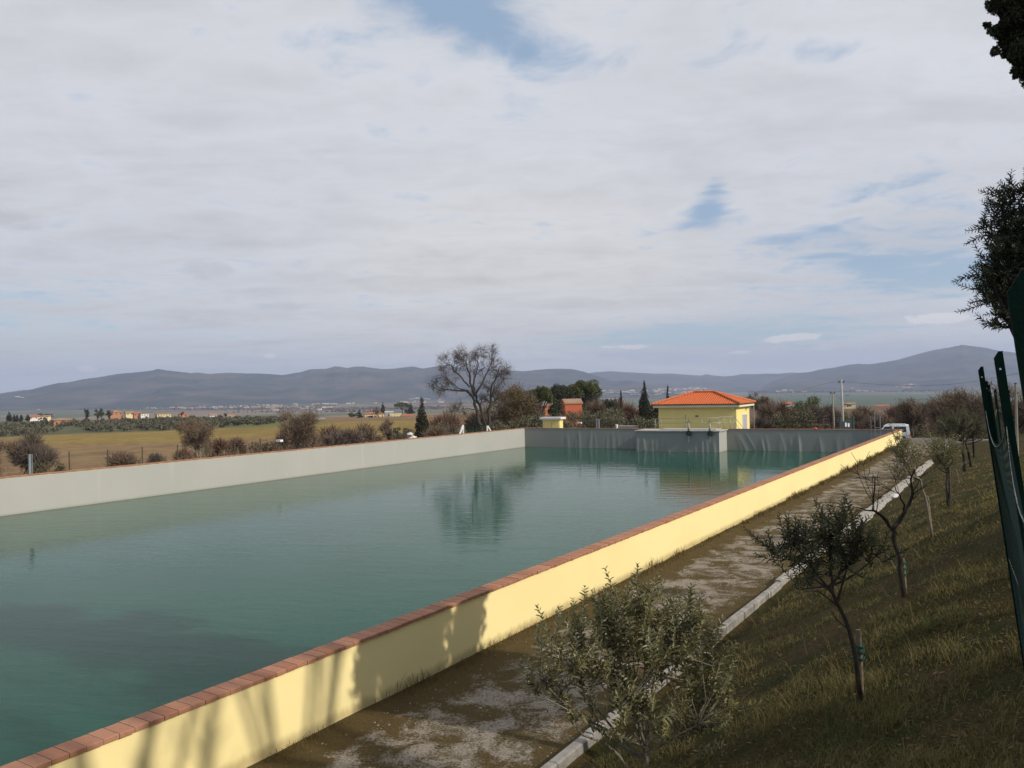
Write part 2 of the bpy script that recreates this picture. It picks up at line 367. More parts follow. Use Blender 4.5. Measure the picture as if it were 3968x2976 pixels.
    puff = nt.ramp(nt.m('ADD', total([(19.0, 3.15, 2.0, 0.36, 1.0), (28.0, 4.0, 2.6, 0.42, 1.0), (-16.6, 2.7, 0.55, 0.25, 0.95), (-27.6, 1.9, 1.0, 0.3, 0.8), (8.5, 2.9, 3.0, 0.22, 0.75), (15.8, 2.3, 1.2, 0.15, 0.6)]), nt.m('MULTIPLY', nt.m('SUBTRACT', n3, 0.5), 1.5)), 0.42, 0.66)
    col = nt.mix(nt.m('MULTIPLY', puff, 0.8), col, (9.0, 8.7, 8.6))
    bg = nt.n('ShaderNodeBackground'); nt.link(col, bg.inputs[0]); bg.inputs[1].default_value = 0.10
    o = nt.n('ShaderNodeOutputWorld'); nt.link(bg.outputs[0], o.inputs[0])
build_world()
SC.view_settings.view_transform = 'Standard'; SC.view_settings.look = 'None'; SC.view_settings.exposure = 0.0; SC.view_settings.gamma = 1.0
SC.cycles.max_bounces = 6; SC.cycles.diffuse_bounces = 3; SC.cycles.glossy_bounces = 3; SC.cycles.transmission_bounces = 3
SC.cycles.volume_bounces = 0; SC.cycles.transparent_max_bounces = 8; SC.cycles.use_denoising = True; SC.cycles.caustics_reflective = False; SC.cycles.caustics_refractive = False

# ------------------------------------------------------------------ ground shapes
RR = np.array([0, 60, 90, 110, 150, 200, 250, 350, 500, 700, 1000, 1500, 2500, 20000.0])
PL = np.array([-1.6, -1.7, -2.6, -4.0, -5.9, -6.8, -7.1, -7.8, -6.2, -12, -24, -40, -46, -46])
PMID = np.array([-1.6, -1.7, -2.4, -3.4, -5.0, -5.9, -6.2, -6.3, -9.9, -14, -26, -42, -46, -46])
PR = np.array([-1.6, -1.6, -1.9, -2.3, -3.2, -4.5, -5.5, -8, -10.5, -13, -30, -44, -46, -46])
def ground_z(X, Y):
    X = np.asarray(X, float); Y = np.asarray(Y, float)
    r = np.hypot(X, Y); a = np.degrees(np.arctan2(X, Y))
    l = np.interp(r, RR, PL); m = np.interp(r, RR, PMID); q = np.interp(r, RR, PR)
    w1 = sstep(-22, -14, a); w2 = sstep(-2, 8, a)
    z = (l * (1 - w1) + m * w1) * (1 - w2) + q * w2
    amp = 1.2 * sstep(80, 260, r) * (1 - sstep(500, 900, r))
    return z + amp * (fbm(X / 70.0 + 3, Y / 70.0 + 9, 3) - 0.45)
def bank_h(t): return 2.6 * (1 - 0.80 * sstep(14, 60, t))
def bank_z(t, d):
    t = np.asarray(t, float); d = np.asarray(d, float)
    h = bank_h(t)
    up = np.clip((5.06 - d) / 5.06, 0, 1)
    z = h * (up * 0.85 + 0.15 * up * up * (3 - 2 * up)) + np.where(d < 0, 0.05 * np.clip(-d, 0, 20), 0)
    z = z - 0.08 * sstep(5.12, 5.02, d) * sstep(4.3, 4.9, d)
    z = z + (fbm(t * 0.55 + 40, d * 0.55 + 40, 4) - 0.47) * (0.05 + 0.26 * sstep(4.9, 3.8, d))
    z = z - sstep(8.0, 8.4, d) * 0.02
    # road step beyond the grass, then the drop to the fields
    Y = U[1] * t + V[1] * d
    z = z * (1 - sstep(66.5, 69.0, Y)) - 0.35 * sstep(66.5, 69.0, Y)
    z = z - 3.4 * sstep(78, 92, Y) * 1.0 - 3.0 * sstep(-22, -45, t) - 4 * sstep(-25, -48, d)
    return z
def on_bank(x, y):
    d = ray(x, y); p = CAM.copy(); s = 0.5
    for k in range(6000):
        p = CAM + d * s
        if p[2] <= float(bank_z(p @ U, p @ V)): break
        s += 0.02 + s * 0.001
    return p

# the terrain as one sheet to the horizon, ground covers as real patches
def terrain():
    az = np.concatenate([np.linspace(-180, -45, 60)[:-1], np.linspace(-45, 45, 540), np.linspace(45, 180, 60)[1:]])
    off = np.linspace(300, 22, 175)
    rr = np.concatenate([[0.5, 30, 60, 78], 3150 * 9.0 / off[off > 118], np.linspace(245, 520, 46)[1:], np.geomspace(530, 2500, 60), np.geomspace(2600, 11000, 55)])
    rr = np.unique(np.round(np.sort(rr), 2))
    A, Rg = np.meshgrid(np.radians(az), rr, indexing='ij')
    X = Rg * np.sin(A); Y = Rg * np.cos(A)
    Z = ground_z(X, Y)
    n, k = X.shape
    idx = np.arange(n * k).reshape(n, k)
    q = np.stack([idx[:-1, :-1], idx[:-1, 1:], idx[1:, 1:], idx[1:, :-1]], -1).reshape(-1, 4)[:, ::-1]
    mb = MB(); mb.add(np.stack([X, Y, Z], -1).reshape(-1, 3), q)
    # colours
    a = np.degrees(A); N1 = fbm(X / 9.0, Y / 22.0, 4); N2 = fbm(X / 55.0 + 5, Y / 55.0, 3)
    def C(c): return np.array(c)[None, None, :] * np.ones(X.shape + (1,))
    def mixc(c0, c1, f): return c0 * (1 - f[..., None]) + c1 * f[..., None]
    brown = mixc(C((0.205, 0.124, 0.062)), C((0.235, 0.155, 0.072)), sstep(0.3, 0.62, N2))
    brown = mixc(brown, C((0.115, 0.075, 0.042)), 0.6 * sstep(0.50, 0.62, N1))
    c = brown
    near = sstep(135, 95, Rg + 30 * (N2 - 0.45))
    c = mixc(c, C((0.165, 0.125, 0.055)), near * 0.8)
    edge0 = 232 + 14 * (N2 - 0.45) + (a + 20) * -1.2
    fld = sstep(edge0 - 6, edge0 + 6, Rg) * sstep(345, 335, Rg) * sstep(-30.6, -29.0, a + 0.03 * (Rg - 240)) * sstep(-4, -8, a)
    c = mixc(c, C((0.235, 0.165, 0.045)), fld * 0.95)
    grove = sstep(335, 348, Rg) * sstep(-15.5, -17.5, a) * sstep(640, 560, Rg)
    c = mixc(c, C((0.105, 0.105, 0.056)), grove)
    lg = sstep(300, 330, Rg) * sstep(430, 400, Rg) * sstep(-20, -18, a) * sstep(-12, -14, a)
    c = mixc(c, C((0.13, 0.14, 0.045)), lg)
    right = sstep(-2, 4, a) * sstep(75, 120, Rg)
    c = mixc(c, C((0.135, 0.088, 0.055)), right * sstep(900, 600, Rg))
    # strips of the plain
    far = sstep(640, 1000, Rg)
    bandn = fbm(X / 900.0 + 2 + 0.0005 * Y, np.log(np.maximum(Rg, 1)) * 7.0, 2)
    cell = vnoise(np.floor(X / 420.0) * 0.73 + 11, np.floor(np.log(np.maximum(Rg, 1)) * 9.0 + X / 3000.0) * 0.61 + 7)
    pal = np.array([(0.055, 0.105, 0.040), (0.17, 0.125, 0.085), (0.10, 0.12, 0.055), (0.22, 0.165, 0.105), (0.12, 0.085, 0.06), (0.065, 0.11, 0.048)])
    pc = pal[np.clip((cell * 0.7 + bandn * 0.45) * 6, 0, 5).astype(int)]
    c = mixc(c, pc, far)
    gr = far * sstep(12, 16, a) * sstep(1400, 1700, Rg) * sstep(4300, 3800, Rg)
    c = mixc(c, C((0.068, 0.100, 0.048)), gr * 0.9)
    c = np.clip(c * (1.12 + 0.5 * (N1[..., None] - 0.47)), 0.01, 1)
    m, nt = new_mat('terrain_cover')
    at_ = nt.n('ShaderNodeVertexColor', layer_name='cover')
    g = nt.n('ShaderNodeNewGeometry').outputs['Position']
    nz = nt.noise(g, 0.35, 6, 0.65)
    col = nt.mix(nt.ramp(nz, 0.35, 0.75), at_.outputs[0], nt.mix(1.0, at_.outputs[0], (0.62, 0.60, 0.58), 'MULTIPLY'))
    finish(nt, col, 0.95, 0.1, nz, 0.4, 0.3)
    ob = mb.build('ground', m, smooth=True)
    ca = ob.data.color_attributes.new('cover', 'FLOAT_COLOR', 'POINT')
    cc = np.ones((n * k, 4), np.float32); cc[:, :3] = c.reshape(-1, 3)
    ca.data.foreach_set('color', cc.ravel())
    tag(ob, 'brown and yellow-green farmland falling from the basin to a wide plain', 'ground', kind='structure')
terrain()

def ground_mats():
    # gravel path with moss and dead weeds
    m, nt = new_mat('gravel_path')
    g = nt.n('ShaderNodeNewGeometry').outputs['Position']
    pat = nt.noise(g, 1.5, 8, 0.72, 0.5); st = nt.noise(g, 26, 4, 0.7); fine = nt.noise(g, 85, 3, 0.7)
    d_ = nt.vm('DOT_PRODUCT', g, tuple(V)); dd = d_.node.outputs['Value']
    grav = nt.mix(nt.ramp(st, 0.3, 0.7), (0.33, 0.285, 0.23), (0.19, 0.155, 0.12))
    grav = nt.mix(nt.ramp(fine, 0.58, 0.75), grav, (0.46, 0.40, 0.33))
    moss = nt.mix(nt.ramp(st, 0.35, 0.65), (0.110, 0.066, 0.032), (0.062, 0.056, 0.019))
    edge = nt.m('ADD', nt.ramp(dd, 7.7, 8.6), nt.ramp(dd, 6.1, 5.1))
    f = nt.ramp(nt.m('ADD', nt.m('ADD', pat, nt.m('MULTIPLY', st, 0.30)), nt.m('MULTIPLY', edge, 0.24)), 0.55, 0.72)
    col = nt.mix(f, grav, moss)
    h = nt.m('ADD', st, nt.m('MULTIPLY', fine, 0.5))
    finish(nt, col, 0.95, 0.1, h, 0.6, 0.02)
    # turf under the blades of the bank
    m2, nt = new_mat('bank_soil')
    g = nt.n('ShaderNodeNewGeometry').outputs['Position']
    a = nt.noise(g, 1.1, 6, 0.65); b = nt.noise(g, 22, 5, 0.7)
    col = nt.mix(nt.ramp(a, 0.36, 0.64), (0.036, 0.040, 0.010), (0.085, 0.056, 0.022))
    col = nt.mix(nt.ramp(b, 0.42, 0.70), col, (0.018, 0.019, 0.006))
    finish(nt, col, 0.95, 0.08, b, 0.9, 0.05)
    return m, m2
M['path'], M['turf'] = ground_mats()
def sheet(name, ts, ds, zf, mat, label, cat):
    T, D = np.meshgrid(ts, ds, indexing='ij')
    Zz = zf(T, D)
    Pp = U[None, None] * T[..., None] + V[None, None] * D[..., None]; Pp[..., 2] = Zz
    n, k = T.shape; idx = np.arange(n * k).reshape(n, k)
    q = np.stack([idx[:-1, :-1], idx[1:, :-1], idx[1:, 1:], idx[:-1, 1:]], -1).reshape(-1, 4)
    mb = MB(); mb.add(Pp.reshape(-1, 3), q)
    return tag(mb.build(name, mat, smooth=True), label, cat, kind='structure')
ts = np.unique(np.concatenate([np.linspace(-55, 0, 28), np.linspace(0, 30, 121), np.linspace(30, 100, 130)]))
sheet('path', ts, np.linspace(5.12, 9.3, 36), lambda t, d: bank_z(t, np.maximum(d, 5.12)), M['path'], 'gravel and moss path between yellow wall and kerb', 'path')
sheet('grass_bank', ts, np.unique(np.concatenate([np.linspace(-60, -2, 50), np.linspace(-2, 5.12, 60)])), bank_z, M['turf'], 'steep turf bank rising from kerb to green fence', 'bank')

# ------------------------------------------------------------------ basin
A_ = W(70.85, 43.62); B_ = W(73.2, 8.90)
E = (B_ - A_) / np.linalg.norm(B_ - A_); Q = np.array([-E[1], E[0], 0.0])
if Q @ U < 0: Q = -Q
WL = np.linalg.norm(B_ - A_)
def FW(s, q, z=0.0): return A_ + E * s + Q * q + Z3 * z
def fw_px(x, y, q):          # where the ray of a pixel meets the upright plane q metres behind the far wall
    d = ray(x, y); k = ((A_ + Q * q - CAM) @ Q) / (d @ Q); p = CAM + d * k
    return (p - A_) @ E, p[2], p
WZ = -0.87
mb = MB()
pw = [W(-18, 9.0, WZ), W(73.4, 9.0, WZ), W(71.1, 43.65, WZ), W(-18, 43.65, WZ)]
mb.add(pw, [[0, 1, 2, 3]])
tag(mb.build('water', M['water']), 'still teal green water filling the basin', 'water', kind='structure')
def coping(mbk, mbm, p0, p1, across, width, ztop, step=0.19, th=0.054, seed=1):
    rng = np.random.RandomState(seed)
    L = np.linalg.norm(p1 - p0); e = (p1 - p0) / L; n = int(L / step)
    for i in range(n):
        c = p0 + e * (i + 0.5) * L / n + across * (width / 2 + rng.uniform(-0.005, 0.005)) + Z3 * (ztop - th / 2 + rng.uniform(-0.003, 0.003))
        hx = L / n / 2 - 0.006; b = 0.008
        hw = width / 2; hz = th / 2
        # long bricks with the exposed arrises worn off
        prof = [(-hw, -hz), (hw, -hz), (hw, hz - b), (hw - b, hz), (-hw + b, hz), (-hw, hz - b)]
        a3 = e; pts = [c - e * hx + across * px + Z3 * pz for px, pz in prof]
        mbk.poly_prism(pts, e * 2 * hx)
    mbm.box((p0 + p1) / 2 + across * width / 2 + Z3 * (ztop - th / 2 - 0.004), (L / 2, width / 2 - 0.012, th / 2 - 0.002), (e, across, Z3))
def wall(label, p0, p1, across, thick, zb, ztop, outer_mat, seed, liner=None, ext=0.04):
    L = np.linalg.norm(p1 - p0); e = (p1 - p0) / L
    root = thing('basin_wall', tuple(p0 + Z3 * zb), label, 'wall')
    mb = MB(); mb.box((p0 + p1) / 2 + across * (thick / 2) + Z3 * (zb + ztop - 0.062) / 2, (L / 2, thick / 2, (ztop - 0.062 - zb) / 2), (e, across, Z3))
    mb.build('plaster', outer_mat, root)
    k = MB(); mo = MB(); coping(k, mo, p0 - across * ext, p1 - across * ext, across, thick + 2 * ext - 0.012, ztop, seed=seed)
    c = k.build('coping', M['brick'], root); mo.build('mortar', M['mortar'], c)
    return root
# near yellow wall: outer face towards the camera
nw = wall('long bright yellow wall with brick coping in front of the path', W(-18, 8.84), W(73.45, 8.84), V, 0.26, -0.35, 1.08, M['yellow'], 1)
mb = MB(); mb.box(W(27.5, 9.115, -0.12), (45.5, 0.012, 1.13), (U, V, Z3)); mb.build('liner', M['liner'], nw)
lw = wall('long pale grey lined wall on the far left side of the water', W(71.1, 43.61), W(-18, 43.61), V, 0.26, -2.2, 1.08, M['yellow'], 2)
mb = MB(); mb.box(W(26.45, 43.595, -0.12), (44.45, 0.014, 1.115), (U, V, Z3)); mb.build('liner', M['liner'], lw)
fwall = wall('grey lined end wall toned dark as shade below the yellow building', FW(0, 0), FW(WL, 0), Q, 0.26, -2.2, 1.08, M['yellow'], 3)
def liner_sheet(p0, e, L, nrm, ztop, zbot, fold, parent, name='liner', step=0.05, nz=14):
    xs = np.arange(0, L + step, step); zs = np.linspace(ztop, zbot, nz)
    X, Zg = np.meshgrid(xs, zs, indexing='ij'); D = np.full(X.shape, 0.01)
    tt = (ztop - Zg) / (ztop - zbot)
    for (x0, lean, wd, amp, start) in fold:
        cx = x0 + lean * tt
        g = np.exp(-((X - cx) / wd) ** 2) * sstep(start, start + 0.35, tt)
        D += amp * g
    D += 0.02 * (fbm(X * 0.8, Zg * 0.3 + 3, 3) - 0.47)
    P = p0[None, None] + e[None, None] * X[..., None] + nrm[None, None] * D[..., None]; P[..., 2] = Zg
    n, k = X.shape; idx = np.arange(n * k).reshape(n, k)
    q = np.stack([idx[:-1, :-1], idx[1:, :-1], idx[1:, 1:], idx[:-1, 1:]], -1).reshape(-1, 4)
    mb = MB(); mb.add(P.reshape(-1, 3), q)
    return mb.build(name, M['liner_shaded'], parent, smooth=True)
rng = np.random.RandomState(11)
fl = []
for px, lean in [(2195, -0.1), (2200, 0), (2236, -0.25), (2243, 0.05), (2293, -0.35), (2303, 0.15), (2358, -0.3), (2372, 0.08), (2400, -.2), (2435, -0.4), (2443, 0), (2455, .0), (2850, 1.2), (2845, 0.8), (2880, 1.4), (2937, 0.7), (2965, .3), (3022, 0.5), (3020, 0.2), (3060, 0.1), (3090, .2), (3095, 0), (3170, 0.3), (3240, 0.1), (3320, -0.3)]:
    s_, _, _ = fw_px(px, 1690, 0); fl.append((s_, lean * 0.9, rng.uniform(0.08, 0.16), rng.uniform(0.016, 0.042), rng.uniform(0.0, 0.3)))
for k in range(14): fl.append((rng.uniform(9, WL), rng.uniform(-.2, .2), 0.10, 0.018, 0.3))
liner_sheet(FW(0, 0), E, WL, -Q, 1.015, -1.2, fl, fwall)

# intake block standing out from the far wall
s0, _, _ = fw_px(2465, 1700, -2.9); s1, _, _ = fw_px(2785, 1700, -2.9)
QB = -2.9
blk = thing('intake_block', tuple(FW((s0 + s1) / 2, QB / 2, -1.2)), 'grey lined concrete intake block standing in the water at the end wall', 'intake block')
mb = MB(); mb.box(FW((s0 + s1) / 2, QB / 2 - 0.01, -0.12), ((s1 - s0) / 2, -QB / 2 - 0.02, 1.08), (E, Q, Z3)); mb.build('body', M['liner'], blk)
fb = []
for px, lean in [(2470, 0), (2487, 0.2), (2490, 0.25), (2525, 0.05), (2545, -.05), (2560, 0.15), (2565, .2), (2580, .3), (2655, .2), (2690, .1), (2720, 0), (2735, .1), (2755, 0.3), (2765, .1)]:
    s_, _, _ = fw_px(px, 1700, QB); fb.append((s_ - s0, lean, rng.uniform(0.06, 0.13), rng.uniform(0.014, 0.038), rng.uniform(0.0, 0.3)))
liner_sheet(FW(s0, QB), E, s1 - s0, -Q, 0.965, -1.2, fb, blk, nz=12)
mb = MB(); mb.box(FW((s0 + s1) / 2, QB / 2, 1.0), ((s1 - s0) / 2 + 0.12, -QB / 2 + 0.10, 0.045), (E, Q, Z3))
mb.box(FW((s0 + s1) / 2 + 0.8, QB / 2 + 0.25, 1.085), ((s1 - s0) / 2 - 1.2, -QB / 2 - 0.5, 0.035), (E, Q, Z3)); mb.build('slab', M['concrete'], blk)

def gate_valve(px, label):
    s_, z, p = fw_px(px, 1672, QB + 0.0)
    b = FW(s_, QB - 0.16, 1.05)
    top = fw_px(px, 1637, QB - 0.16)[1]
    t = thing('sluice_valve', tuple(b), label, 'valve', 'sluice valves on the intake block')
    m1 = MB(); m1.tube([b + Z3 * 0.0, b + Z3 * (top - b[2]) * 0.6, b + Z3 * (top - b[2])], [0.11, 0.085, 0.06], 10); m1.build('column', M['concrete'], t, smooth=True)
    m1 = MB(); m1.tube([b + Z3 * (top - b[2]), b + Z3 * (top - b[2] + 0.28)], 0.02, 6); m1.build('spindle', M['dark'], t)
    m1 = MB(); c = b + Z3 * (top - b[2] + 0.03); a = np.linspace(0, 2 * math.pi, 17)
    m1.tube(np.stack([c[0] + 0.22 * np.cos(a), c[1] + 0.22 * np.sin(a), np.full(17, c[2])], -1), 0.022, 5)
    for k in range(4): m1.bar(c, c + np.array([0.22 * math.cos(k * 1.571), 0.22 * math.sin(k * 1.571), 0]), 0.025)
    m1.build('handwheel', M['rust_post'], t, smooth=True)
    m1 = MB(); m1.box(b - Z3 * 0.20 + Q * 0.02, (0.20, 0.13, 0.16), (E, Q, Z3)); m1.box(b - Z3 * 0.32 - Q * 0.05, (0.10, 0.12, 0.12), (E, Q, Z3)); m1.build('bracket', M['dark'], t)
    m1 = MB(); m1.tube([b - Q * 0.06 - Z3 * 0.30, b - Q * 0.06 - Z3 * 1.0], 0.035, 6); m1.build('rod', M['galv'], t)
gate_valve(2671, 'pale sluice valve column left of the other on the intake block')
gate_valve(2753, 'pale sluice valve column nearest the lit side of the intake block')

# railing behind the block
def railing():
    q = 0.55
    a = fw_px(2539, 1622, q); b = fw_px(2785, 1622, q)
    t = thing('railing', tuple(FW(a[0], q, 1.0)), 'thin galvanised pipe railing behind the intake block with a stair rail', 'railing')
    zt = a[1]; zb = 0.4
    m = MB(); r = 0.022
    sa, sb = a[0], b[0]
    for z in (zt, (zt + 1.08) / 2 + 0.02): m.tube([FW(sa, q, z), FW(sb, q, z + 0.04)], r, 6)
    c = fw_px(2830, 1616, q)[0]
    for z in (zt + 0.10, (zt + 1.08) / 2 + 0.05): m.tube([FW(sb, q, z), FW(sb + 0.001, q + 0.9, z), FW(c, q + 0.9, z)], r, 6)
    m.build('rail', M['galv'], t, smooth=True)
    for px in (2539, 2562, 2658, 2720, 2785):
        s_ = fw_px(px, 1640, q)[0]; m = MB(); m.tube([FW(s_, q, zb), FW(s_, q, zt + 0.02)], r * 1.15, 6); m.build('baluster', M['galv'], t, smooth=True)
    for px in (2805, 2830, 2847):
        s_ = fw_px(px, 1640, q + 0.9)[0]; m = MB(); m.tube([FW(s_, q + 0.9, zb), FW(s_, q + 0.9, zt + 0.10)], r * 1.15, 6); m.build('baluster', M['galv'], t, smooth=True)
    m = MB(); s_ = fw_px(2847, 1618, q + 0.9)[0]; e_ = fw_px(2876, 1655, q + 0.9)[0]
    m.tube([FW(s_, q + 0.9, zt + 0.10), FW(e_, q + 0.9, 1.2), FW(e_ + 0.3, q + 0.9, 0.6)], r, 6); m.tube([FW(s_, q + 0.9, zt - 0.4), FW(e_ - 0.1, q + 0.9, 0.8)], r, 6)
    m.build('stair_rail', M['galv'], t, smooth=True)
railing()

# ------------------------------------------------------------------ yellow pump house
def pump_house():
    q0 = 4.6
    s0, _, _ = fw_px(2552, 1600, q0); s1, _, _ = fw_px(2853, 1600, q0)
    d = ray(2913, 1600); k = ((A_ + E * s1 - CAM) @ E) / (d @ E); q1 = min((CAM + d * k - A_) @ Q, q0 + 5.6)
    zs = fw_px(2700, 1575.5, q0 - 0.42)[1]            # soffit
    zb = -0.4
    rt = thing('pump_house', tuple(FW((s0 + s1) / 2, (q0 + q1) / 2, zb)), 'small yellow building with an orange tiled hip roof behind the end wall', 'building')
    m = MB(); m.box(FW((s0 + s1) / 2, (q0 + q1) / 2, (zs + zb) / 2), ((s1 - s0) / 2, (q1 - q0) / 2, (zs - zb) / 2), (E, Q, Z3)); m.build('wall', M['pale_yellow'], rt)
    ov = 0.42; Wd = s1 - s0 + 2 * ov; Dp = q1 - q0 + 2 * ov
    m = MB(); m.box(FW((s0 + s1) / 2, (q0 + q1) / 2, zs + 0.06), (Wd / 2, Dp / 2, 0.14), (E, Q, Z3)); m.build('fascia', M['cream'], rt)
    m = MB()
    o = 0.07
    cs = [FW(s0 - ov - o, q0 - ov - o, zs + 0.20), FW(s1 + ov + o, q0 - ov - o, zs + 0.20), FW(s1 + ov + o, q1 + ov + o, zs + 0.20), FW(s0 - ov - o, q1 + ov + o, zs + 0.20)]
    for i in range(4): m.tube([cs[i], cs[(i + 1) % 4]], 0.055, 6)
    m.build('gutter', M['dark'], rt, smooth=True)
    # tiled roof as a relief of courses and pan-and-cover ribs
    zr = fw_px(2735, 1519, (q0 + q1) / 2)[1]
    W2 = Wd + 0.2; D2 = Dp + 0.2; pitch = (zr - zs - 0.26) / (D2 / 2)
    nx = int(W2 / 0.05); ny = int(D2 / 0.05)
    xs = np.linspace(0, W2, nx); ys = np.linspace(0, D2, ny)
    X, Yy = np.meshgrid(xs, ys, indexing='ij')
    dx = np.minimum(X, W2 - X); dy = np.minimum(Yy, D2 - Yy)
    front = dy < dx; dd = np.minimum(dx, dy); along = np.where(front, X, Yy)
    course = (dd / 0.32) % 1.0
    Zr = zs + 0.26 + pitch * dd + 0.048 * np.cos(2 * math.pi * along / 0.23) - 0.05 * course
    P = A_[None, None] + E * (s0 - ov - 0.1 + X)[..., None] + Q * (q0 - ov - 0.1 + Yy)[..., None]; P[..., 2] = Zr
    idx = np.arange(nx * ny).reshape(nx, ny)
    m = MB(); m.add(P.reshape(-1, 3), np.stack([idx[:-1, :-1], idx[1:, :-1], idx[1:, 1:], idx[:-1, 1:]], -1).reshape(-1, 4))
    rim = np.concatenate([idx[:, 0], idx[-1, 1:], idx[::-1, -1][1:], idx[0, ::-1][1:-1]])
    lo = P.reshape(-1, 3)[rim].copy(); lo[:, 2] = zs + 0.205
    b = m.n; m.add(np.vstack([P.reshape(-1, 3)[rim], lo]), [[i, len(rim) + i, len(rim) + (i + 1) % len(rim), (i + 1) % len(rim)] for i in range(len(rim))])
    m.F.append((np.array([list(range(b + len(rim), b + 2 * len(rim)))]), 0))
    mt, nt = new_mat('orange_roof_tile'); g = nt.n('ShaderNodeNewGeometry').outputs['Position']
    n_ = nt.noise(g, 3.2, 6, 0.75)
    finish(nt, nt.mix(nt.ramp(n_, 0.3, 0.7), (0.62, 0.155, 0.048), (0.45, 0.105, 0.036)), 0.7, 0.25)
    M['orange_tile'] = mt
    rf = m.build('roof', mt, rt)
    m = MB(); h = D2 / 2; zt = zr + 0.05
    c4 = [FW(s0 - ov - 0.1, q0 - ov - 0.1, zs + 0.30), FW(s1 + ov + 0.1, q0 - ov - 0.1, zs + 0.30), FW(s1 + ov + 0.1, q1 + ov + 0.1, zs + 0.30), FW(s0 - ov - 0.1, q1 + ov + 0.1, zs + 0.30)]
    rl = FW(s0 - ov - 0.1 + h, (q0 + q1) / 2, zt); rr = FW(s1 + ov + 0.1 - h, (q0 + q1) / 2, zt)
    for a, b2 in ((c4[0], rl), (c4[3], rl), (c4[1], rr), (c4[2], rr), (rl, rr)):
        k = max(3, int(np.linalg.norm(b2 - a) / 0.35))
        for i in range(k): m.tube([a + (b2 - a) * (i / k), a + (b2 - a) * ((i + 1.08) / k)], [0.115, 0.095], 7)
    m.build('ridge_tile', pm('ridge_tile', (0.60, 0.20, 0.08), (0.50, 0.15, 0.06), 4), rf)
    # right face: door and lamp; front: vent, corner lamp
    def onr(x, y):
        d = ray(x, y); k = ((A_ + E * s1 - CAM) @ E) / (d @ E); p = CAM + d * k; return (p - A_) @ Q, p[2]
    qa, zd = onr(2877, 1608); qb_, _ = onr(2892, 1608)
    m = MB(); m.box(FW(s1 + 0.012, (qa + qb_) / 2, (zd + zb) / 2), (0.02, (qb_ - qa) / 2, (zd - zb) / 2), (E, Q, Z3)); dr = m.build('door', M['door_grey'], rt)
    m = MB(); m.box(FW(s1 + 0.05, qa + 0.12, zb + 1.1), (0.02, 0.06, 0.02), (E, Q, Z3)); m.build('handle', M['dark'], dr)
    m = MB()
    for qq in (qa - 0.04, qb_ + 0.04): m.box(FW(s1 + 0.02, qq, (zd + zb) / 2), (0.03, 0.038, (zd - zb) / 2), (E, Q, Z3))
    m.box(FW(s1 + 0.02, (qa + qb_) / 2, zd + 0.04), (0.03, (qb_ - qa) / 2 + 0.078, 0.038), (E, Q, Z3)); m.build('door_frame', M['white'], rt)
    def lamp(p, dr, mat_):
        m = MB(); m.tube([p, p + dr * 0.16 + Z3 * 0.06], 0.02, 5); m.box(p + dr * 0.25 + Z3 * 0.06, (0.10, 0.13, 0.05), (E, Q, Z3)); m.box(p + dr * 0.02 - Z3 * 0.03, (0.05, 0.05, 0.07), (E, Q, Z3)); m.build('wall_lamp', mat_, rt)
    s_, z_, _ = fw_px(2843, 1584, q0); lamp(FW(s_, q0, z_), -Q, M['white'])
    qq, z_ = onr(2890, 1583); lamp(FW(s1, qq, z_), E, M['galv'])
    s_, z_, _ = fw_px(2700, 1612, q0); m = MB(); m.box(FW(s_, q0 - 0.05, z_), (0.11, 0.05, 0.055), (E, Q, Z3)); m.box(FW(s_ + 0.12, q0 - 0.04, z_), (0.05, 0.04, 0.03), (E, Q, Z3)); m.build('vent', M['rust_post'], rt)
    s_, z_, _ = fw_px(2657, 1640, q0 - 0.3)
    m = MB(); m.tube([FW(s1 + ov - 0.04, q1 + ov - 0.1, zb), FW(s1 + ov - 0.04, q1 + ov - 0.1, zs + 0.18)], 0.05, 7); m.build('downpipe', M['pole_wood'], rt, smooth=True)
    m = MB(); a = FW(s_, q0 - 0.35, zb)
    t2 = thing('level_gauge', tuple(a), 'slim upright gauge rod with a grey foot in front of the yellow building', 'gauge')
    m.tube([a, a + Z3 * 1.7], 0.06, 7); m.build('foot', M['concrete'], t2); m = MB(); m.tube([a + Z3 * 1.7, a + Z3 * (fw_px(2657, 1606, q0 - 0.35)[1] - zb)], 0.025, 5); m.build('rod', M['rust_post'], t2)
pump_house()

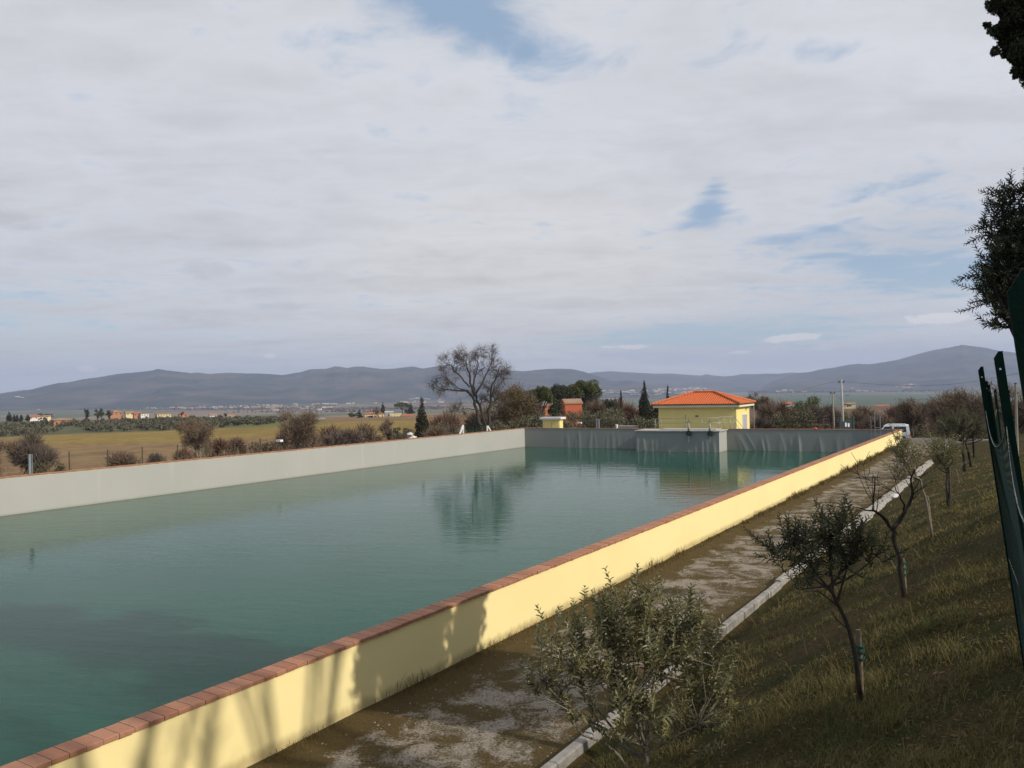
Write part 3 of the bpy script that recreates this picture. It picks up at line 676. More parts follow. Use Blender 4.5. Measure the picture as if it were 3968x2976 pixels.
def kiosk():
    q = 7.5
    s0, _, _ = fw_px(2103, 1640, q); s1, _, _ = fw_px(2168, 1640, q)
    d = ray(2181.5, 1640); k = ((A_ + E * s1 - CAM) @ E) / (d @ E); q1 = (CAM + d * k - A_) @ Q
    zt = fw_px(2140, 1625, q)[1]; zb = -0.8
    rt = thing('cabinet_kiosk', tuple(FW((s0 + s1) / 2, q + 0.5, zb)), 'little yellow kiosk with a flat white slab roof behind the end wall', 'kiosk')
    m = MB(); m.box(FW((s0 + s1) / 2, (q + q1) / 2, (zb + zt) / 2), ((s1 - s0) / 2, (q1 - q) / 2, (zt - zb) / 2), (E, Q, Z3)); m.build('wall', M['pale_yellow'], rt)
    m = MB(); m.box(FW((s0 + s1) / 2, (q + q1) / 2, zt + 0.12), ((s1 - s0) / 2 + 0.25, (q1 - q) / 2 + 0.22, 0.115), (E, Q, Z3)); m.build('roof', M['white'], rt)
    m = MB(); sm = s0 + (s1 - s0) * 0.52
    for a, b in ((s0 + 0.10, sm - 0.02), (sm + 0.02, s1 - 0.10)):
        m = MB(); m.box(FW((a + b) / 2, q - 0.012, (zt - 0.25 + zb) / 2), ((b - a) / 2, 0.014, (zt - 0.25 - zb) / 2), (E, Q, Z3)); dd = m.build('door', M['pale_yellow'], rt)
    m = MB(); m.bar(FW(sm, q - 0.012, zb), FW(sm, q - 0.012, zt - 0.25), 0.025); m.build('door_seam', M['rust_post'], rt)
kiosk()

# ------------------------------------------------------------------ kerb
def kerb():
    rng = np.random.RandomState(4); mb = MB(); t = -6.0
    while t < 55.5:
        L = 1.0 if t < 40 else 1.0
        off = rng.uniform(-0.025, 0.025); zz = rng.uniform(-0.015, 0.02) + (0.03 if rng.rand() < 0.2 else 0)
        a = rng.uniform(-0.012, 0.012)
        e = U + V * a; e /= np.linalg.norm(e); v = np.array([-e[1], e[0], 0])
        c = W(t + L / 2, 5.20 + off, 0.03 + zz)
        pr = [(-0.075, -0.2), (0.075, -0.2), (0.075, 0.095), (0.055, 0.115), (-0.055, 0.115), (-0.075, 0.095)]
        mb.poly_prism([c - e * (L / 2 - 0.006) + v * x + Z3 * z for x, z in pr], e * (L - 0.012))
        t += L
    tag(mb.build('kerb', M['kerb']), 'line of pale concrete kerbstones between path and grass bank', 'kerb', kind='structure')
    # rough concrete haunch spilling on the bank side further along
    mb = MB(); rng = np.random.RandomState(9)
    tt = np.arange(24, 56, 0.2); w_ = (0.02 + 0.22 * fbm(tt * 1.7, tt * 0 + 3, 4)) * sstep(24, 30, tt)
    v = []
    for t, w2 in zip(tt, w_):
        z = float(bank_z(t, 5.0 - w2))
        v += [W(t, 5.14, 0.07), W(t, 5.13 - w2 * 0.5, 0.05), W(t, 5.13 - w2, max(z, -0.02) + 0.01), W(t, 5.13 - w2 - 0.05, -0.25)]
    n = len(tt); idx = np.arange(n * 4).reshape(n, 4)
    mb.add(v, np.stack([idx[:-1, :-1], idx[1:, :-1], idx[1:, 1:], idx[:-1, 1:]], -1).reshape(-1, 4))
    tag(mb.build('kerb_haunch', M['kerb'], smooth=True), 'rough concrete bedding along the bank side of the kerb', 'kerb', kind='structure')
kerb()
mb = MB()
def rock(mb, c, r, rng, squash=0.7):
    ph = (1 + 5 ** .5) / 2
    v = np.array([(-1, ph, 0), (1, ph, 0), (-1, -ph, 0), (1, -ph, 0), (0, -1, ph), (0, 1, ph), (0, -1, -ph), (0, 1, -ph), (ph, 0, -1), (ph, 0, 1), (-ph, 0, -1), (-ph, 0, 1)]) / 1.9
    f = [(0, 11, 5), (0, 5, 1), (0, 1, 7), (0, 7, 10), (0, 10, 11), (1, 5, 9), (5, 11, 4), (11, 10, 2), (10, 7, 6), (7, 1, 8), (3, 9, 4), (3, 4, 2), (3, 2, 6), (3, 6, 8), (3, 8, 9), (4, 9, 5), (2, 4, 11), (6, 2, 10), (8, 6, 7), (9, 8, 1)]
    mb.add(np.asarray(c) + v * (r * rng.uniform(0.7, 1.3, (12, 3))) * np.array([1, 1, squash]), f)
for px, py, r, lab in ((3465, 1930, 0.20, 'white rock lying against the kerb below the bare forked tree'), (3672, 1738, 0.38, 'white rock on the grass under the leafy young olive far along the bank')):
    p = on_bank(px, py); mb = MB(); rng = np.random.RandomState(int(px)); rock(mb, p + Z3 * r * 0.3, r, rng); rock(mb, p + Z3 * r * 0.2 + U * r, r * 0.6, rng)
    tag(mb.build('white_rock', M['stone_white'], org=p), lab, 'rock')

# ------------------------------------------------------------------ vegetation tools
def unit(n, rng):
    v = rng.normal(size=(n, 3)); return v / (np.linalg.norm(v, axis=1)[:, None] + 1e-9)
def norm(v): return v / (np.linalg.norm(v, axis=-1)[..., None] + 1e-9)
def diamonds(mb, P, A, Bv, mi=0):
    """rhombic leaves: long half axis A, short half axis Bv"""
    n = len(P); v = np.stack([P - A, P - Bv, P + A, P + Bv], 1).reshape(-1, 3)
    mb.add(v, np.arange(n * 4).reshape(n, 4), mi)
def cloud(mb, rng, lobes, n, size, aspect=0.5, shell=0.45, mi=0, flat=0.0):
    C = np.array([l[0] for l in lobes], float); Rd = np.array([l[1] if np.ndim(l[1]) else (l[1],) * 3 for l in lobes], float)
    w = (Rd ** 2).mean(1); k = rng.choice(len(lobes), n, p=w / w.sum())
    d = unit(n, rng); rad = shell + (1 - shell) * rng.rand(n) ** 0.6
    P = C[k] + d * Rd[k] * rad[:, None]
    a = norm(d * 0.6 + unit(n, rng)); b = norm(np.cross(a, unit(n, rng)))
    s = size * rng.uniform(0.6, 1.35, n)[:, None]
    diamonds(mb, P, a * s * 0.5, b * s * 0.5 * aspect, mi)
def lobes_in(rng, c, rad, n, rmin=0.3, rmax=0.5, bias=0.75):
    c = np.asarray(c, float); rad = np.asarray(rad, float); out = []
    for k in range(n):
        d = unit(1, rng)[0]; p = c + d * rad * (bias * rng.rand() ** 0.4) * 0.85
        out.append((p, rad.min() * rng.uniform(rmin, rmax) * np.array([1.15, 1.15, 0.95])))
    return out
def twigs(mb, rng, P, D, L, w, mi=0):
    n = len(P); L = np.broadcast_to(L, (n,)); w = np.broadcast_to(w, (n,))
    side = norm(np.cross(D, unit(n, rng)))
    v = np.stack([P - side * w[:, None] / 2, P + side * w[:, None] / 2, P + D * L[:, None]], 1).reshape(-1, 3)
    mb.add(v, np.arange(n * 3).reshape(n, 3), mi)
def twig_cloud(mb, rng, lobes, n, L, w, up=0.6, mi=0):
    C = np.array([l[0] for l in lobes], float); Rd = np.array([l[1] if np.ndim(l[1]) else (l[1],) * 3 for l in lobes], float)
    wt = (Rd ** 2).mean(1); k = rng.choice(len(lobes), n, p=wt / wt.sum())
    d = unit(n, rng); P = C[k] + d * Rd[k] * (rng.rand(n) ** 0.5)[:, None] * 0.9
    D = norm(d * 0.7 + unit(n, rng) * 0.6 + Z3 * up)
    twigs(mb, rng, P, D, L * rng.uniform(0.5, 1.2, n), w, mi)
def bend(rng, p, d, L, n, wob, up):
    pts = [np.array(p, float)]; d = np.array(d, float)
    for i in range(n):
        d = d + rng.normal(size=3) * wob + Z3 * up; d /= np.linalg.norm(d)
        pts.append(pts[-1] + d * L / n)
    return np.array(pts)
def grow(mb, rng, p, d, L, r, depth, ends, nchild=(5, 7), wob=0.16, up=0.05, ratio=0.62, spread=0.9, minr=0.004, sides=5):
    n = 6 if depth > 1 else 4
    pts = bend(rng, p, d, L, n, wob, up)
    mb.tube(pts, np.linspace(r, max(r * 0.35, minr), n + 1), max(3, sides), cap=False)
    if depth == 0:
        ends.append((pts[-1], pts[-1] - pts[-2])); return
    for k in range(rng.randint(*nchild)):
        f = rng.uniform(0.3, 1.0); i = min(int(f * n), n - 1); q = pts[i] + (pts[i + 1] - pts[i]) * (f * n - i)
        ax = norm(pts[i + 1] - pts[i]); s = norm(np.cross(ax, unit(1, rng)[0]))
        nd = norm(ax * (1.0 - 0.35 * spread) + s * spread * rng.uniform(0.6, 1.2))
        grow(mb, rng, q, nd, L * ratio * rng.uniform(0.65, 1.15) * (1.15 - 0.4 * f), max(r * (1 - 0.55 * f) * 0.6, minr), depth - 1, ends, nchild, wob * 1.15, up, ratio, spread, minr, sides - 1)
    ends.append((pts[-1], pts[-1] - pts[-2]))
PXM = 3.875 / F       # metres per render pixel per metre of depth
def spot(x, ybase, Y):
    p = at(x, 1500, Y); z = float(ground_z(p[0], p[1]))
    return np.array([p[0], p[1], z])
SEED = [100]
def veg(kind, x0, x1, ytop, Y, label, cat='tree', group=None, dz=0.0, mat=None, name=None, dens=1.0, trunk_x=None, zb=None):
    SEED[0] += 1; rng = np.random.RandomState(SEED[0])
    xc = (x0 + x1) / 2; base = spot(trunk_x if trunk_x else xc, 0, Y); base[2] += dz
    if zb is not None: base[2] = zb
    ztop = at(xc, ytop, Y)[2]; H = ztop - base[2]; w = (x1 - x0) / F * Y / 2
    cx = at(xc, 1500, Y)
    px = PXM * Y; A = 2 * w * H / px ** 2
    names = {'olive': 'olive_tree', 'round': 'evergreen_tree', 'cypress': 'cypress_tree', 'pine': 'stone_pine', 'conifer': 'fir_tree', 'dry': 'oak_tree', 'scrub': 'bare_shrub', 'bare': 'bare_tree', 'bush': 'shrub'}
    o = thing(name or names[kind], tuple(base), label, cat, group)
    cen = np.array([cx[0], cx[1], 0.0])
    leaf = 1.7 * px
    if kind in ('olive', 'round', 'dry', 'bush'):
        mt = M[mat or {'olive': 'leaf_olive', 'round': 'leaf_dark', 'dry': 'leaf_dry', 'bush': 'leaf_dark'}[kind]]
        lowf = {'olive': 0.22, 'round': 0.18, 'dry': 0.22, 'bush': 0.02}[kind]
        zc = base[2] + H * (1 + lowf) / 2; rz = H * (1 - lowf) / 2
        lob = lobes_in(rng, cen + Z3 * zc, (w, w * 0.9, rz * 1.05), 18, 0.32, 0.55, 1.08)
        m = MB(); cloud(m, rng, lob, int(np.clip(2.6 * A * dens, 120, 9000)), leaf, 0.55, 0.35)
        twig_cloud(m, rng, lob, int(np.clip(0.25 * A, 30, 900)), H * 0.16, px * 0.5, 0.5)
        m.build('crown', mt, o)
        m = MB(); top = base + Z3 * H * 0.5; top[:2] = (top[:2] + cen[:2]) / 2
        m.tube(bend(rng, base - Z3 * 0.3, norm(top - base + 1e-6), H * 0.55, 4, 0.06, 0.1), np.linspace(max(H * 0.035, 0.06), H * 0.015, 5), 6)
        for k in range(4):
            l = lob[rng.randint(len(lob))][0]; q = base + Z3 * H * rng.uniform(0.15, 0.4)
            m.tube(np.array([q, (q + l) / 2 + rng.normal(size=3) * 0.1, l]), [H * 0.016, H * 0.012, H * 0.006], 4, cap=False)
        m.build('trunk', M['bark_dark'], o, smooth=True)
    elif kind == 'cypress':
        n = 24; lob = []
        for k in range(n):
            f = k / (n - 1.0); rr = w * (0.18 + 1.0 * math.sin(math.pi * min(1, (1 - f) * 0.62 + 0.03)) ** 0.7) * (0.93 + 0.14 * rng.rand())
            rr = 1.1 * max(rr * (1 - f ** 4 * 0.8), w * 0.15)
            lob.append((base + Z3 * H * (0.08 + 0.86 * f) + np.array([rng.normal() * w * 0.06, rng.normal() * w * 0.06, 0]), (rr, rr, H / n * 1.3)))
        m = MB(); cloud(m, rng, lob, int(np.clip(7 * A * dens, 200, 8000)), leaf * 1.0, 0.55, 0.5); m.build('crown', M[mat or 'leaf_cypress'], o)
        m = MB(); m.tube([base - Z3 * 0.3, base + Z3 * H * 0.7], [w * 0.14, w * 0.05], 6); m.build('trunk', M['bark_dark'], o)
    elif kind == 'pine':
        w *= 1.12
        zc = base[2] + H * 0.76; lob = []
        for k in range(26):
            a = rng.uniform(0, 6.283); q = rng.rand() ** 0.5
            zz = zc + H * 0.15 * (1 - q ** 3) * rng.uniform(0.3, 1.0) - H * 0.07 * q * rng.rand() - H * 0.08 * (rng.rand() < 0.25)
            lob.append((cen + np.array([math.cos(a) * w * 0.78 * q, math.sin(a) * w * 0.78 * q, zz]), (w * 0.27, w * 0.27, H * 0.085)))
        m = MB(); cloud(m, rng, lob, int(np.clip(4.4 * A * dens, 150, 9000)), leaf * 1.05, 0.45, 0.35); m.build('crown', M[mat or 'leaf_pine'], o)
        m = MB(); m.tube(bend(rng, base - Z3 * 0.3, norm(cen * np.array([1, 1, 0]) + Z3 * zc - base), H * 0.62, 5, 0.04, 0.05), np.linspace(H * 0.028, H * 0.016, 6), 7)
        q = base + Z3 * H * 0.5; q[:2] = (q[:2] + cen[:2]) / 2
        for k in range(9): 
            l = lob[rng.randint(len(lob))][0]; m.tube(np.array([q - Z3 * H * rng.uniform(0, .12), (q + l) / 2 - Z3 * H * 0.03, l]), [H * 0.013, H * 0.010, H * 0.004], 5, cap=False)
        m.build('trunk', M['bark_dark'], o, smooth=True)
    elif kind == 'conifer':
        m = MB(); lob = []
        for k in range(15):
            f = k / 15.0; nb = 3 + int(4 * (1 - f))
            for j in range(nb):
                a = rng.uniform(0, 6.283); q = w * (1 - f) * rng.uniform(0.3, 1.05)
                lob.append((base + np.array([math.cos(a) * q * 0.65, math.sin(a) * q * 0.65, H * (0.12 + 0.84 * f) - q * 0.1]), (q * 0.5 + 0.05, q * 0.5 + 0.05, H * 0.035)))
        cloud(m, rng, lob, int(np.clip(2.6 * A * dens, 150, 5000)), leaf, 0.45, 0.3); m.build('crown', M[mat or 'leaf_dark'], o)
        m = MB(); m.tube([base - Z3 * 0.3, base + Z3 * H * 0.98], [w * 0.10, 0.02], 6); m.build('trunk', M['bark_dark'], o)
    elif kind == 'scrub':
        mt = M[mat or 'twig_brown']
        lob = lobes_in(rng, cen + Z3 * (base[2] + H * 0.54), (w * 1.08, w * 0.85, H * 0.52), 14, 0.38, 0.62)
        m = MB(); twig_cloud(m, rng, lob, int(np.clip(2.1 * A * dens, 80, 6000)), H * 0.22, px * 0.62, 0.55); m.build('twigs', mt, o)
        m = MB()
        for k in range(8):
            l = lob[rng.randint(len(lob))][0]; q = base + np.array([rng.normal() * w * 0.25, rng.normal() * w * 0.2, -0.2])
            m.tube(np.array([q, (q + l) / 2 + rng.normal(size=3) * w * 0.06, l]), [H * 0.014, H * 0.010, H * 0.005], 4, cap=False)
        m.build('stem', M['bark_dark'], o)
    elif kind == 'bare':
        m = MB(); ends = []
        top = cen + Z3 * ztop
        for k in range(1 if dens < 1.5 else 2):
            ax = norm(top - base + np.array([rng.normal() * w * 0.15, 0, 0]))
            grow(m, rng, base - Z3 * 0.3, ax, H * 0.72, H * 0.030, 2, ends, (6, 9), 0.09, 0.08, 0.52, 0.85, px * 0.22, 6)
        m.build('trunk', M[mat or 'bark_grey'], o, smooth=True)
        P = np.array([e[0] for e in ends]); D = norm(np.array([e[1] for e in ends]))
        # keep the twigs inside the crown the tree has
        k = np.repeat(np.arange(len(P)), int(np.clip(2.2 * A / len(P), 4, 40))); 
        m = MB(); twigs(m, rng, P[k] + rng.normal(size=(len(k), 3)) * w * 0.10, norm(D[k] * 0.8 + unit(len(k), rng) * 0.9 + Z3 * 0.3), H * 0.10 * rng.uniform(0.5, 1.3, len(k)), px * 0.45)
        m.build('twigs', M['twig_grey' if not mat else 'twig_brown'], o)
    return o

# ------------------------------------------------------------------ hills
def hill(pts, R0, R1, label, cols, name='hills', rows=44, spur=0.46):
    xs0 = np.array([p[0] for p in pts], float); ys0 = np.array([p[1] for p in pts], float)
    xs = np.arange(xs0[0], xs0[-1], 7.0); ys = np.interp(xs, xs0, ys0)
    n = len(xs)
    d = np.array([ray(x, y) for x, y in zip(xs, ys)]); hn = np.hypot(d[:, 0], d[:, 1])
    az = np.arctan2(d[:, 0], d[:, 1]); tn = d[:, 2] / hn
    G = []
    for k in range(rows + 6):
        s = k / (rows - 1.0)
        if s <= 1:
            r = R0 + (R1 - R0) * s
            X = r * np.sin(az); Y = r * np.cos(az)
            Hc = CZ + tn * R1
            pr = (0.30 * s + 0.70 * s ** 1.6)
            z = -46 + (Hc + 46) * pr
            nz = fbm(X / 480.0 + 7, Y / 1500.0, 5) - 0.47
            z = z + (Hc + 46) * spur * 4 * s * (1 - s) * nz * 1.6 + 10 * s * (fbm(X / 90.0, Y / 90.0, 2) - 0.4) * (s < 0.97)
            lim = CZ + tn * r * (0.985 if s < 1 else 1.0)
            z = np.minimum(z, np.maximum(lim, -46)) if s < 1 else Hc + 3.0 * (vnoise(xs * 0.31, xs * 0 + 3) - 0.5)
        else:
            r = R1 + (s - 1) * (R1 - R0) * 2.2; X = r * np.sin(az); Y = r * np.cos(az)
            z = -46 + (CZ + tn * R1 + 46) * max(0.0, 1 - (s - 1) * 5.0)
        G.append(np.stack([X, Y, z], -1))
    G = np.array(G); m_, k_ = G.shape[:2]; idx = np.arange(m_ * k_).reshape(m_, k_)
    mb = MB(); mb.add(G.reshape(-1, 3), np.stack([idx[:-1, :-1], idx[:-1, 1:], idx[1:, 1:], idx[1:, :-1]], -1).reshape(-1, 4))
    m, nt = new_mat('hill_cover'); g = nt.n('ShaderNodeNewGeometry').outputs['Position']
    a = nt.noise(g, 0.0035, 7, 0.62); b = nt.noise(g, 0.02, 5, 0.65)
    col = nt.mix(nt.ramp(a, 0.40, 0.66), cols[0], cols[1]); col = nt.mix(nt.ramp(b, 0.55, 0.75), col, cols[2])
    finish(nt, col, 0.95, 0.05)
    return tag(mb.build(name, m, smooth=True), label, 'hills', kind='structure')
ridge = [(-900, 1560), (-500, 1545), (-200, 1535), (0, 1524.7), (90, 1511), (111, 1511.6), (181, 1494), (226, 1484), (262, 1482), (334, 1468), (407, 1458), (452, 1449), (506, 1444.7), (560, 1439), (592, 1435.6), (612, 1429.7), (655, 1435.6), (705, 1442), (741, 1445.6), (764, 1443), (814, 1449), (881, 1443.8), (949, 1447), (1000, 1447), (1055, 1450), (1095, 1453.7), (1124, 1449), (1171, 1441), (1200, 1431), (1262, 1429), (1280, 1424), (1298, 1419), (1327, 1422), (1348, 1426.6), (1370, 1420.4), (1406, 1420), (1442, 1426), (1486, 1430), (1533, 1428), (1580, 1421), (1601, 1420), (1641, 1428), (1700, 1418), (1760, 1422), (1850, 1430), (1962, 1434.5), (2034, 1438), (2106, 1431), (2160, 1428), (2215, 1429.5), (2251, 1437.4), (2300, 1452), (2340, 1464), (2372, 1476), (2412, 1474), (2445, 1472), (2481, 1481), (2553, 1499), (2625, 1513), (2720, 1526)]
hc = [(0.036, 0.046, 0.034), (0.110, 0.090, 0.060), (0.020, 0.030, 0.022)]
hill(ridge, 4700, 6700, 'long wooded blue ridge behind the plain on the left', hc)
far_ridge = [(2150, 1470), (2230, 1452), (2300, 1443), (2365, 1438.5), (2408, 1441), (2481, 1444.7), (2535, 1448), (2604, 1447.6), (2662, 1452), (2716, 1455.5), (2737, 1450), (2770, 1455.5), (2806, 1458.4), (2842, 1456), (2875, 1449), (2915, 1450), (2969, 1448), (3023, 1448), (3059, 1444), (3100, 1444.7), (3160, 1450), (3300, 1470)]
hill(far_ridge, 7200, 9300, 'far lilac ridge seen between the two nearer hills', hc)
mount = [(2880, 1520), (2933, 1514), (2996, 1476), (3093, 1445), (3141, 1441), (3170, 1433), (3238, 1423), (3286, 1413.5), (3325, 1410), (3373, 1411), (3421, 1404), (3479, 1394), (3528, 1380), (3576, 1366.6), (3624, 1355.5), (3682, 1346), (3730, 1336), (3769, 1341), (3817, 1347), (3866, 1358), (3919, 1365), (4100, 1385), (4500, 1420), (5200, 1450)]
hill(mount, 5200, 7900, 'broad rounded mountain rising at the right', hc)

# ------------------------------------------------------------------ far plain: village specks, trees
def far_stuff():
    rng = np.random.RandomState(21); mb = MB()
    def clus(x0, x1, y0, y1, n, Yfix=None, s=(5, 13)):
        for k in range(n):
            x = rng.uniform(x0, x1); y = rng.uniform(y0, y1)
            p = onz(x, y, -46.0) if Yfix is None else at(x, y, Yfix)
            if p[1] > 5200 and Yfix is None: p = at(x, y, 5000)
            w = rng.uniform(*s); h = rng.uniform(3, 6); mi = rng.choice([0, 0, 0, 1, 2])
            mb.box(p + Z3 * h / 2, (w, 7, h / 2), None, mi); mb.box(p + Z3 * (h + 0.8), (w + 0.5, 7.6, 0.9), None, rng.choice([2, 2, 3]), 0.5)
    clus(300, 1000, 1572, 1584, 70); clus(900, 1300, 1562, 1580, 55); clus(1000, 1260, 1570, 1592, 12)
    clus(1250, 1460, 1545, 1568, 14); clus(1560, 1720, 1540, 1562, 22); clus(20, 320, 1556, 1590, 9, None, (4, 8)); clus(60, 90, 1538, 1543, 2, 5000)
    clus(2320, 2560, 1512, 1530, 40, 5000); clus(2540, 2760, 1506, 1528, 60, 4900); clus(2640, 2720, 1503, 1512, 16, 5100)
    clus(3000, 3130, 1512, 1521, 10, 4600); clus(3270, 3340, 1504, 1510, 9, 5000); clus(3470, 3560, 1490, 1503, 10, 5200); clus(3320, 3400, 1516, 1521, 6, 4300)
    tag(mb.build('distant_town', [M['wall_white'], M['wall_cream'], M['rooftile_tan'], M['wall_orange']]), 'pale specks of far villages along the foot of the hills', 'town', kind='stuff')
    mb = MB()
    def row(x0, x1, y, n, h, Yf=None, sc=1.0):
        for k in range(n):
            x = x0 + (x1 - x0) * (k + rng.rand()) / n
            p = onz(x, y + rng.uniform(-2, 2), -46.0) if Yf is None else at(x, y, Yf)
            hh = h * rng.uniform(0.6, 1.3)
            cloud(mb, rng, [(p + Z3 * hh * 0.5, (hh * 0.75 * sc, hh * 0.6, hh * 0.5))], 22, hh * 0.45, 0.7, 0.2)
    row(3080, 3700, 1520, 70, 9, 4200, 2.0); row(3500, 3720, 1516, 26, 10, 4000, 2.0); row(2900, 3100, 1522, 30, 8, 4000, 2.0)
    row(300, 1700, 1588, 150, 9, None, 2.0); row(300, 1300, 1578, 110, 10, None, 2.0); row(600, 1000, 1590, 26, 8)
    row(880, 1340, 1600, 30, 6); row(1280, 1450, 1597, 22, 7); row(1560, 1720, 1583, 22, 8)
    row(2300, 2620, 1527, 60, 9, 4600, 2.0); row(2400, 2700, 1545, 60, 7, None, 2.0)
    row(3470, 3600, 1550, 16, 4, None, 2.0); row(3000, 3300, 1535, 20, 6)
    tag(mb.build('distant_trees', leafm('far_tree_leaves', (0.060, 0.058, 0.040), (0.095, 0.078, 0.055), (0.050, 0.055, 0.035), 0.1, 0.9, 0.02)), 'dark hedgerows and tree clumps dotted over the far plain', 'trees', kind='stuff')
    # olive grove on the left slope
    mb = MB(); rng = np.random.RandomState(22)
    for k in range(620):
        r = rng.uniform(345, 445); a = rng.uniform(-34, -16.2)
        if -29.6 < a < -27.6 and r < 400: continue
        X = r * math.sin(R(a)); Y = r * math.cos(R(a))
        X = round(X / 6.5) * 6.5 + rng.normal() * 0.8; h = rng.uniform(1.5, 2.7)
        p = np.array([X, Y, float(ground_z(X, Y))])
        cloud(mb, rng, [(p + Z3 * h * 0.58, (h * 0.6, h * 0.6, h * 0.45)), (p + Z3 * h * 0.7 + np.array([rng.normal() * .6, 0, 0]), (h * 0.4, h * 0.4, h * 0.3))], 46, 0.95, 0.6, 0.3)
    tag(mb.build('olive_grove', leafm('far_olive_leaves', (0.098, 0.090, 0.052), (0.130, 0.118, 0.076), (0.070, 0.064, 0.038), 0.1, 0.8, 0.15)), 'grey green olive grove on the slope behind the yellow field', 'olive grove', kind='stuff')
    # low undergrowth along the fields beyond the basin
    mb = MB(); lobL = []
    rng = np.random.RandomState(23)
    for k in range(520):
        x = rng.uniform(-60, 2450) if rng.rand() < 0.6 else rng.uniform(820, 1800); Y = rng.uniform(64, 128)
        if x < 700 and Y > 84: continue
        p = spot(x, 0, Y); h = rng.uniform(0.5, 1.5) if x < 700 else rng.uniform(0.6, 2.5)
        if p @ V < 46.5 and p @ U < 76: continue
        lobL.append((p + Z3 * h * 0.45, (h * rng.uniform(0.8, 1.6), h, h * 0.55)))
    twig_cloud(mb, rng, lobL, 38000, 0.55, 0.05, 0.7)
    tag(mb.build('undergrowth', M['twig_brown']), 'low brown scrub along the field edge behind the far walls', 'undergrowth', kind='stuff')
    mb = MB(); lobR = []
    for k in range(260):
        x = rng.uniform(2900, 4300); Y = rng.uniform(84, 190)
        p = spot(x, 0, Y); h = rng.uniform(0.8, 2.6); lobR.append((p + Z3 * h * 0.45, (h * rng.uniform(0.8, 1.6), h, h * 0.55)))
    twig_cloud(mb, rng, lobR, 16000, 0.8, 0.06, 0.7)
    tag(mb.build('undergrowth', M['twig_red']), 'low reddish scrub on the slope beyond the parked car', 'undergrowth', kind='stuff')
far_stuff()

# ------------------------------------------------------------------ farmhouses
def house(x0, x1, yr, ye, yb, Y, wall, roof, kind, label, wins=3, group=None, rot=0.25, cat='house', name='farmhouse'):
    xc = (x0 + x1) / 2; p = at(xc, yb, Y); zb = p[2] - 0.5
    ze = at(xc, ye, Y)[2]; zr = at(xc, yr, Y)[2]; w = (x1 - x0) / F * Y / 2 * 0.93; dpt = w * 0.75
    ca = math.cos(-math.atan2(p[0], p[1]) + rot); sa = math.sin(-math.atan2(p[0], p[1]) + rot)
    ex = np.array([ca, sa, 0]); ey = np.array([-sa, ca, 0]); c = p.copy(); c[2] = 0
    gz = float(ground_z(p[0], p[1])); zb = min(zb, gz) if gz < zb + 4 else zb
    o = thing(name, (p[0], p[1], zb), label, cat, group)
    m = MB(); m.box(c + Z3 * (zb + ze) / 2, (w, dpt, (ze - zb) / 2), (ex, ey, Z3)); m.build('wall', M[wall], o)
    m = MB(); ov = w * 0.09
    k = lambda i, j, z: c + ex * i + ey * j + Z3 * z
    W_, D_ = w + ov, dpt + ov
    if kind == 'flat': m.box(c + Z3 * (ze + (zr - ze) / 2 + 0.01), (W_ * 0.97, D_ * 0.97, max((zr - ze) / 2, 0.12)), (ex, ey, Z3))
    elif kind == 'hip':
        h = min(W_, D_) * 0.95
        v = [k(-W_, -D_, ze), k(W_, -D_, ze), k(W_, D_, ze), k(-W_, D_, ze), k(-W_ + h, 0, zr), k(W_ - h, 0, zr), k(-W_, -D_, ze + .25), k(W_, -D_, ze + .25), k(W_, D_, ze + .25), k(-W_, D_, ze + .25)]
        m.add(v, [[6, 7, 5, 4], [8, 9, 4, 5], [0, 1, 7, 6], [1, 2, 8, 7], [2, 3, 9, 8], [3, 0, 6, 9], [3, 2, 1, 0]]); m.F.append((np.array([[7, 8, 5], [9, 6, 4]]), 0))
    else:
        g = kind == 'gable_front'      # ridge runs away from the viewer
        if g: v = [k(-W_, -D_, ze), k(W_, -D_, ze), k(0, -D_, zr), k(-W_, D_, ze), k(W_, D_, ze), k(0, D_, zr)]
        else: v = [k(-W_, -D_, ze), k(-W_, D_, ze), k(-W_, 0, zr), k(W_, -D_, ze), k(W_, D_, ze), k(W_, 0, zr)]
        lo = [q - Z3 * 0.25 for q in v]
        m.add(v + lo, [[0, 3, 5, 2], [2, 5, 4, 1], [6, 9, 11, 8], [8, 11, 10, 7], [0, 6, 9, 3], [1, 4, 10, 7], [0, 2, 8, 6], [2, 1, 7, 8], [3, 5, 11, 9], [5, 4, 10, 11]])
        m2 = MB()
        if g: tri = [k(-w, -dpt, ze - .01), k(w, -dpt, ze - .01), k(0, -dpt, zr - 0.3)]; m2.poly_prism(tri, ey * 2 * dpt)
        else: tri = [k(-w, -dpt, ze - .01), k(-w, dpt, ze - .01), k(-w, 0, zr - 0.3)]; m2.poly_prism(tri, ex * 2 * w)
        m2.build('gable', M[wall], o)
    m.build('roof', M[roof], o)
    hh = ze - at(xc, yb, Y)[2]
    for i in range(wins):
        m = MB(); xx = -w + 2 * w * (i + 0.5) / wins
        m.box(c + ex * xx - ey * (dpt + 0.02) + Z3 * (ze - hh * 0.45), (w / wins * 0.28, 0.05, hh * 0.2), (ex, ey, Z3)); m.build('window', M['window'], o)
    return o
house(2178, 2252, 1545, 1560, 1602, 138, 'wall_red', 'rooftile_tan', 'gable', 'deep red farmhouse with sloping tiled roof under the largest stone pine', 0, rot=0.32)
house(2098, 2152, 1566, 1577, 1603, 132, 'wall_orange', 'rooftile_red', 'hip', 'low orange red house half hidden between the stone pines', 1, rot=0.5)
house(108, 163, 1608, 1616, 1624, 500, 'wall_white', 'rooftile_red', 'hip', 'white house with a bright red hip roof among cypresses on the far left', 3)
house(165, 194, 1609, 1613, 1619, 520, 'wall_cream', 'rooftile_tan', 'gable', 'small tan house beside the white house with bright red roof', 1)
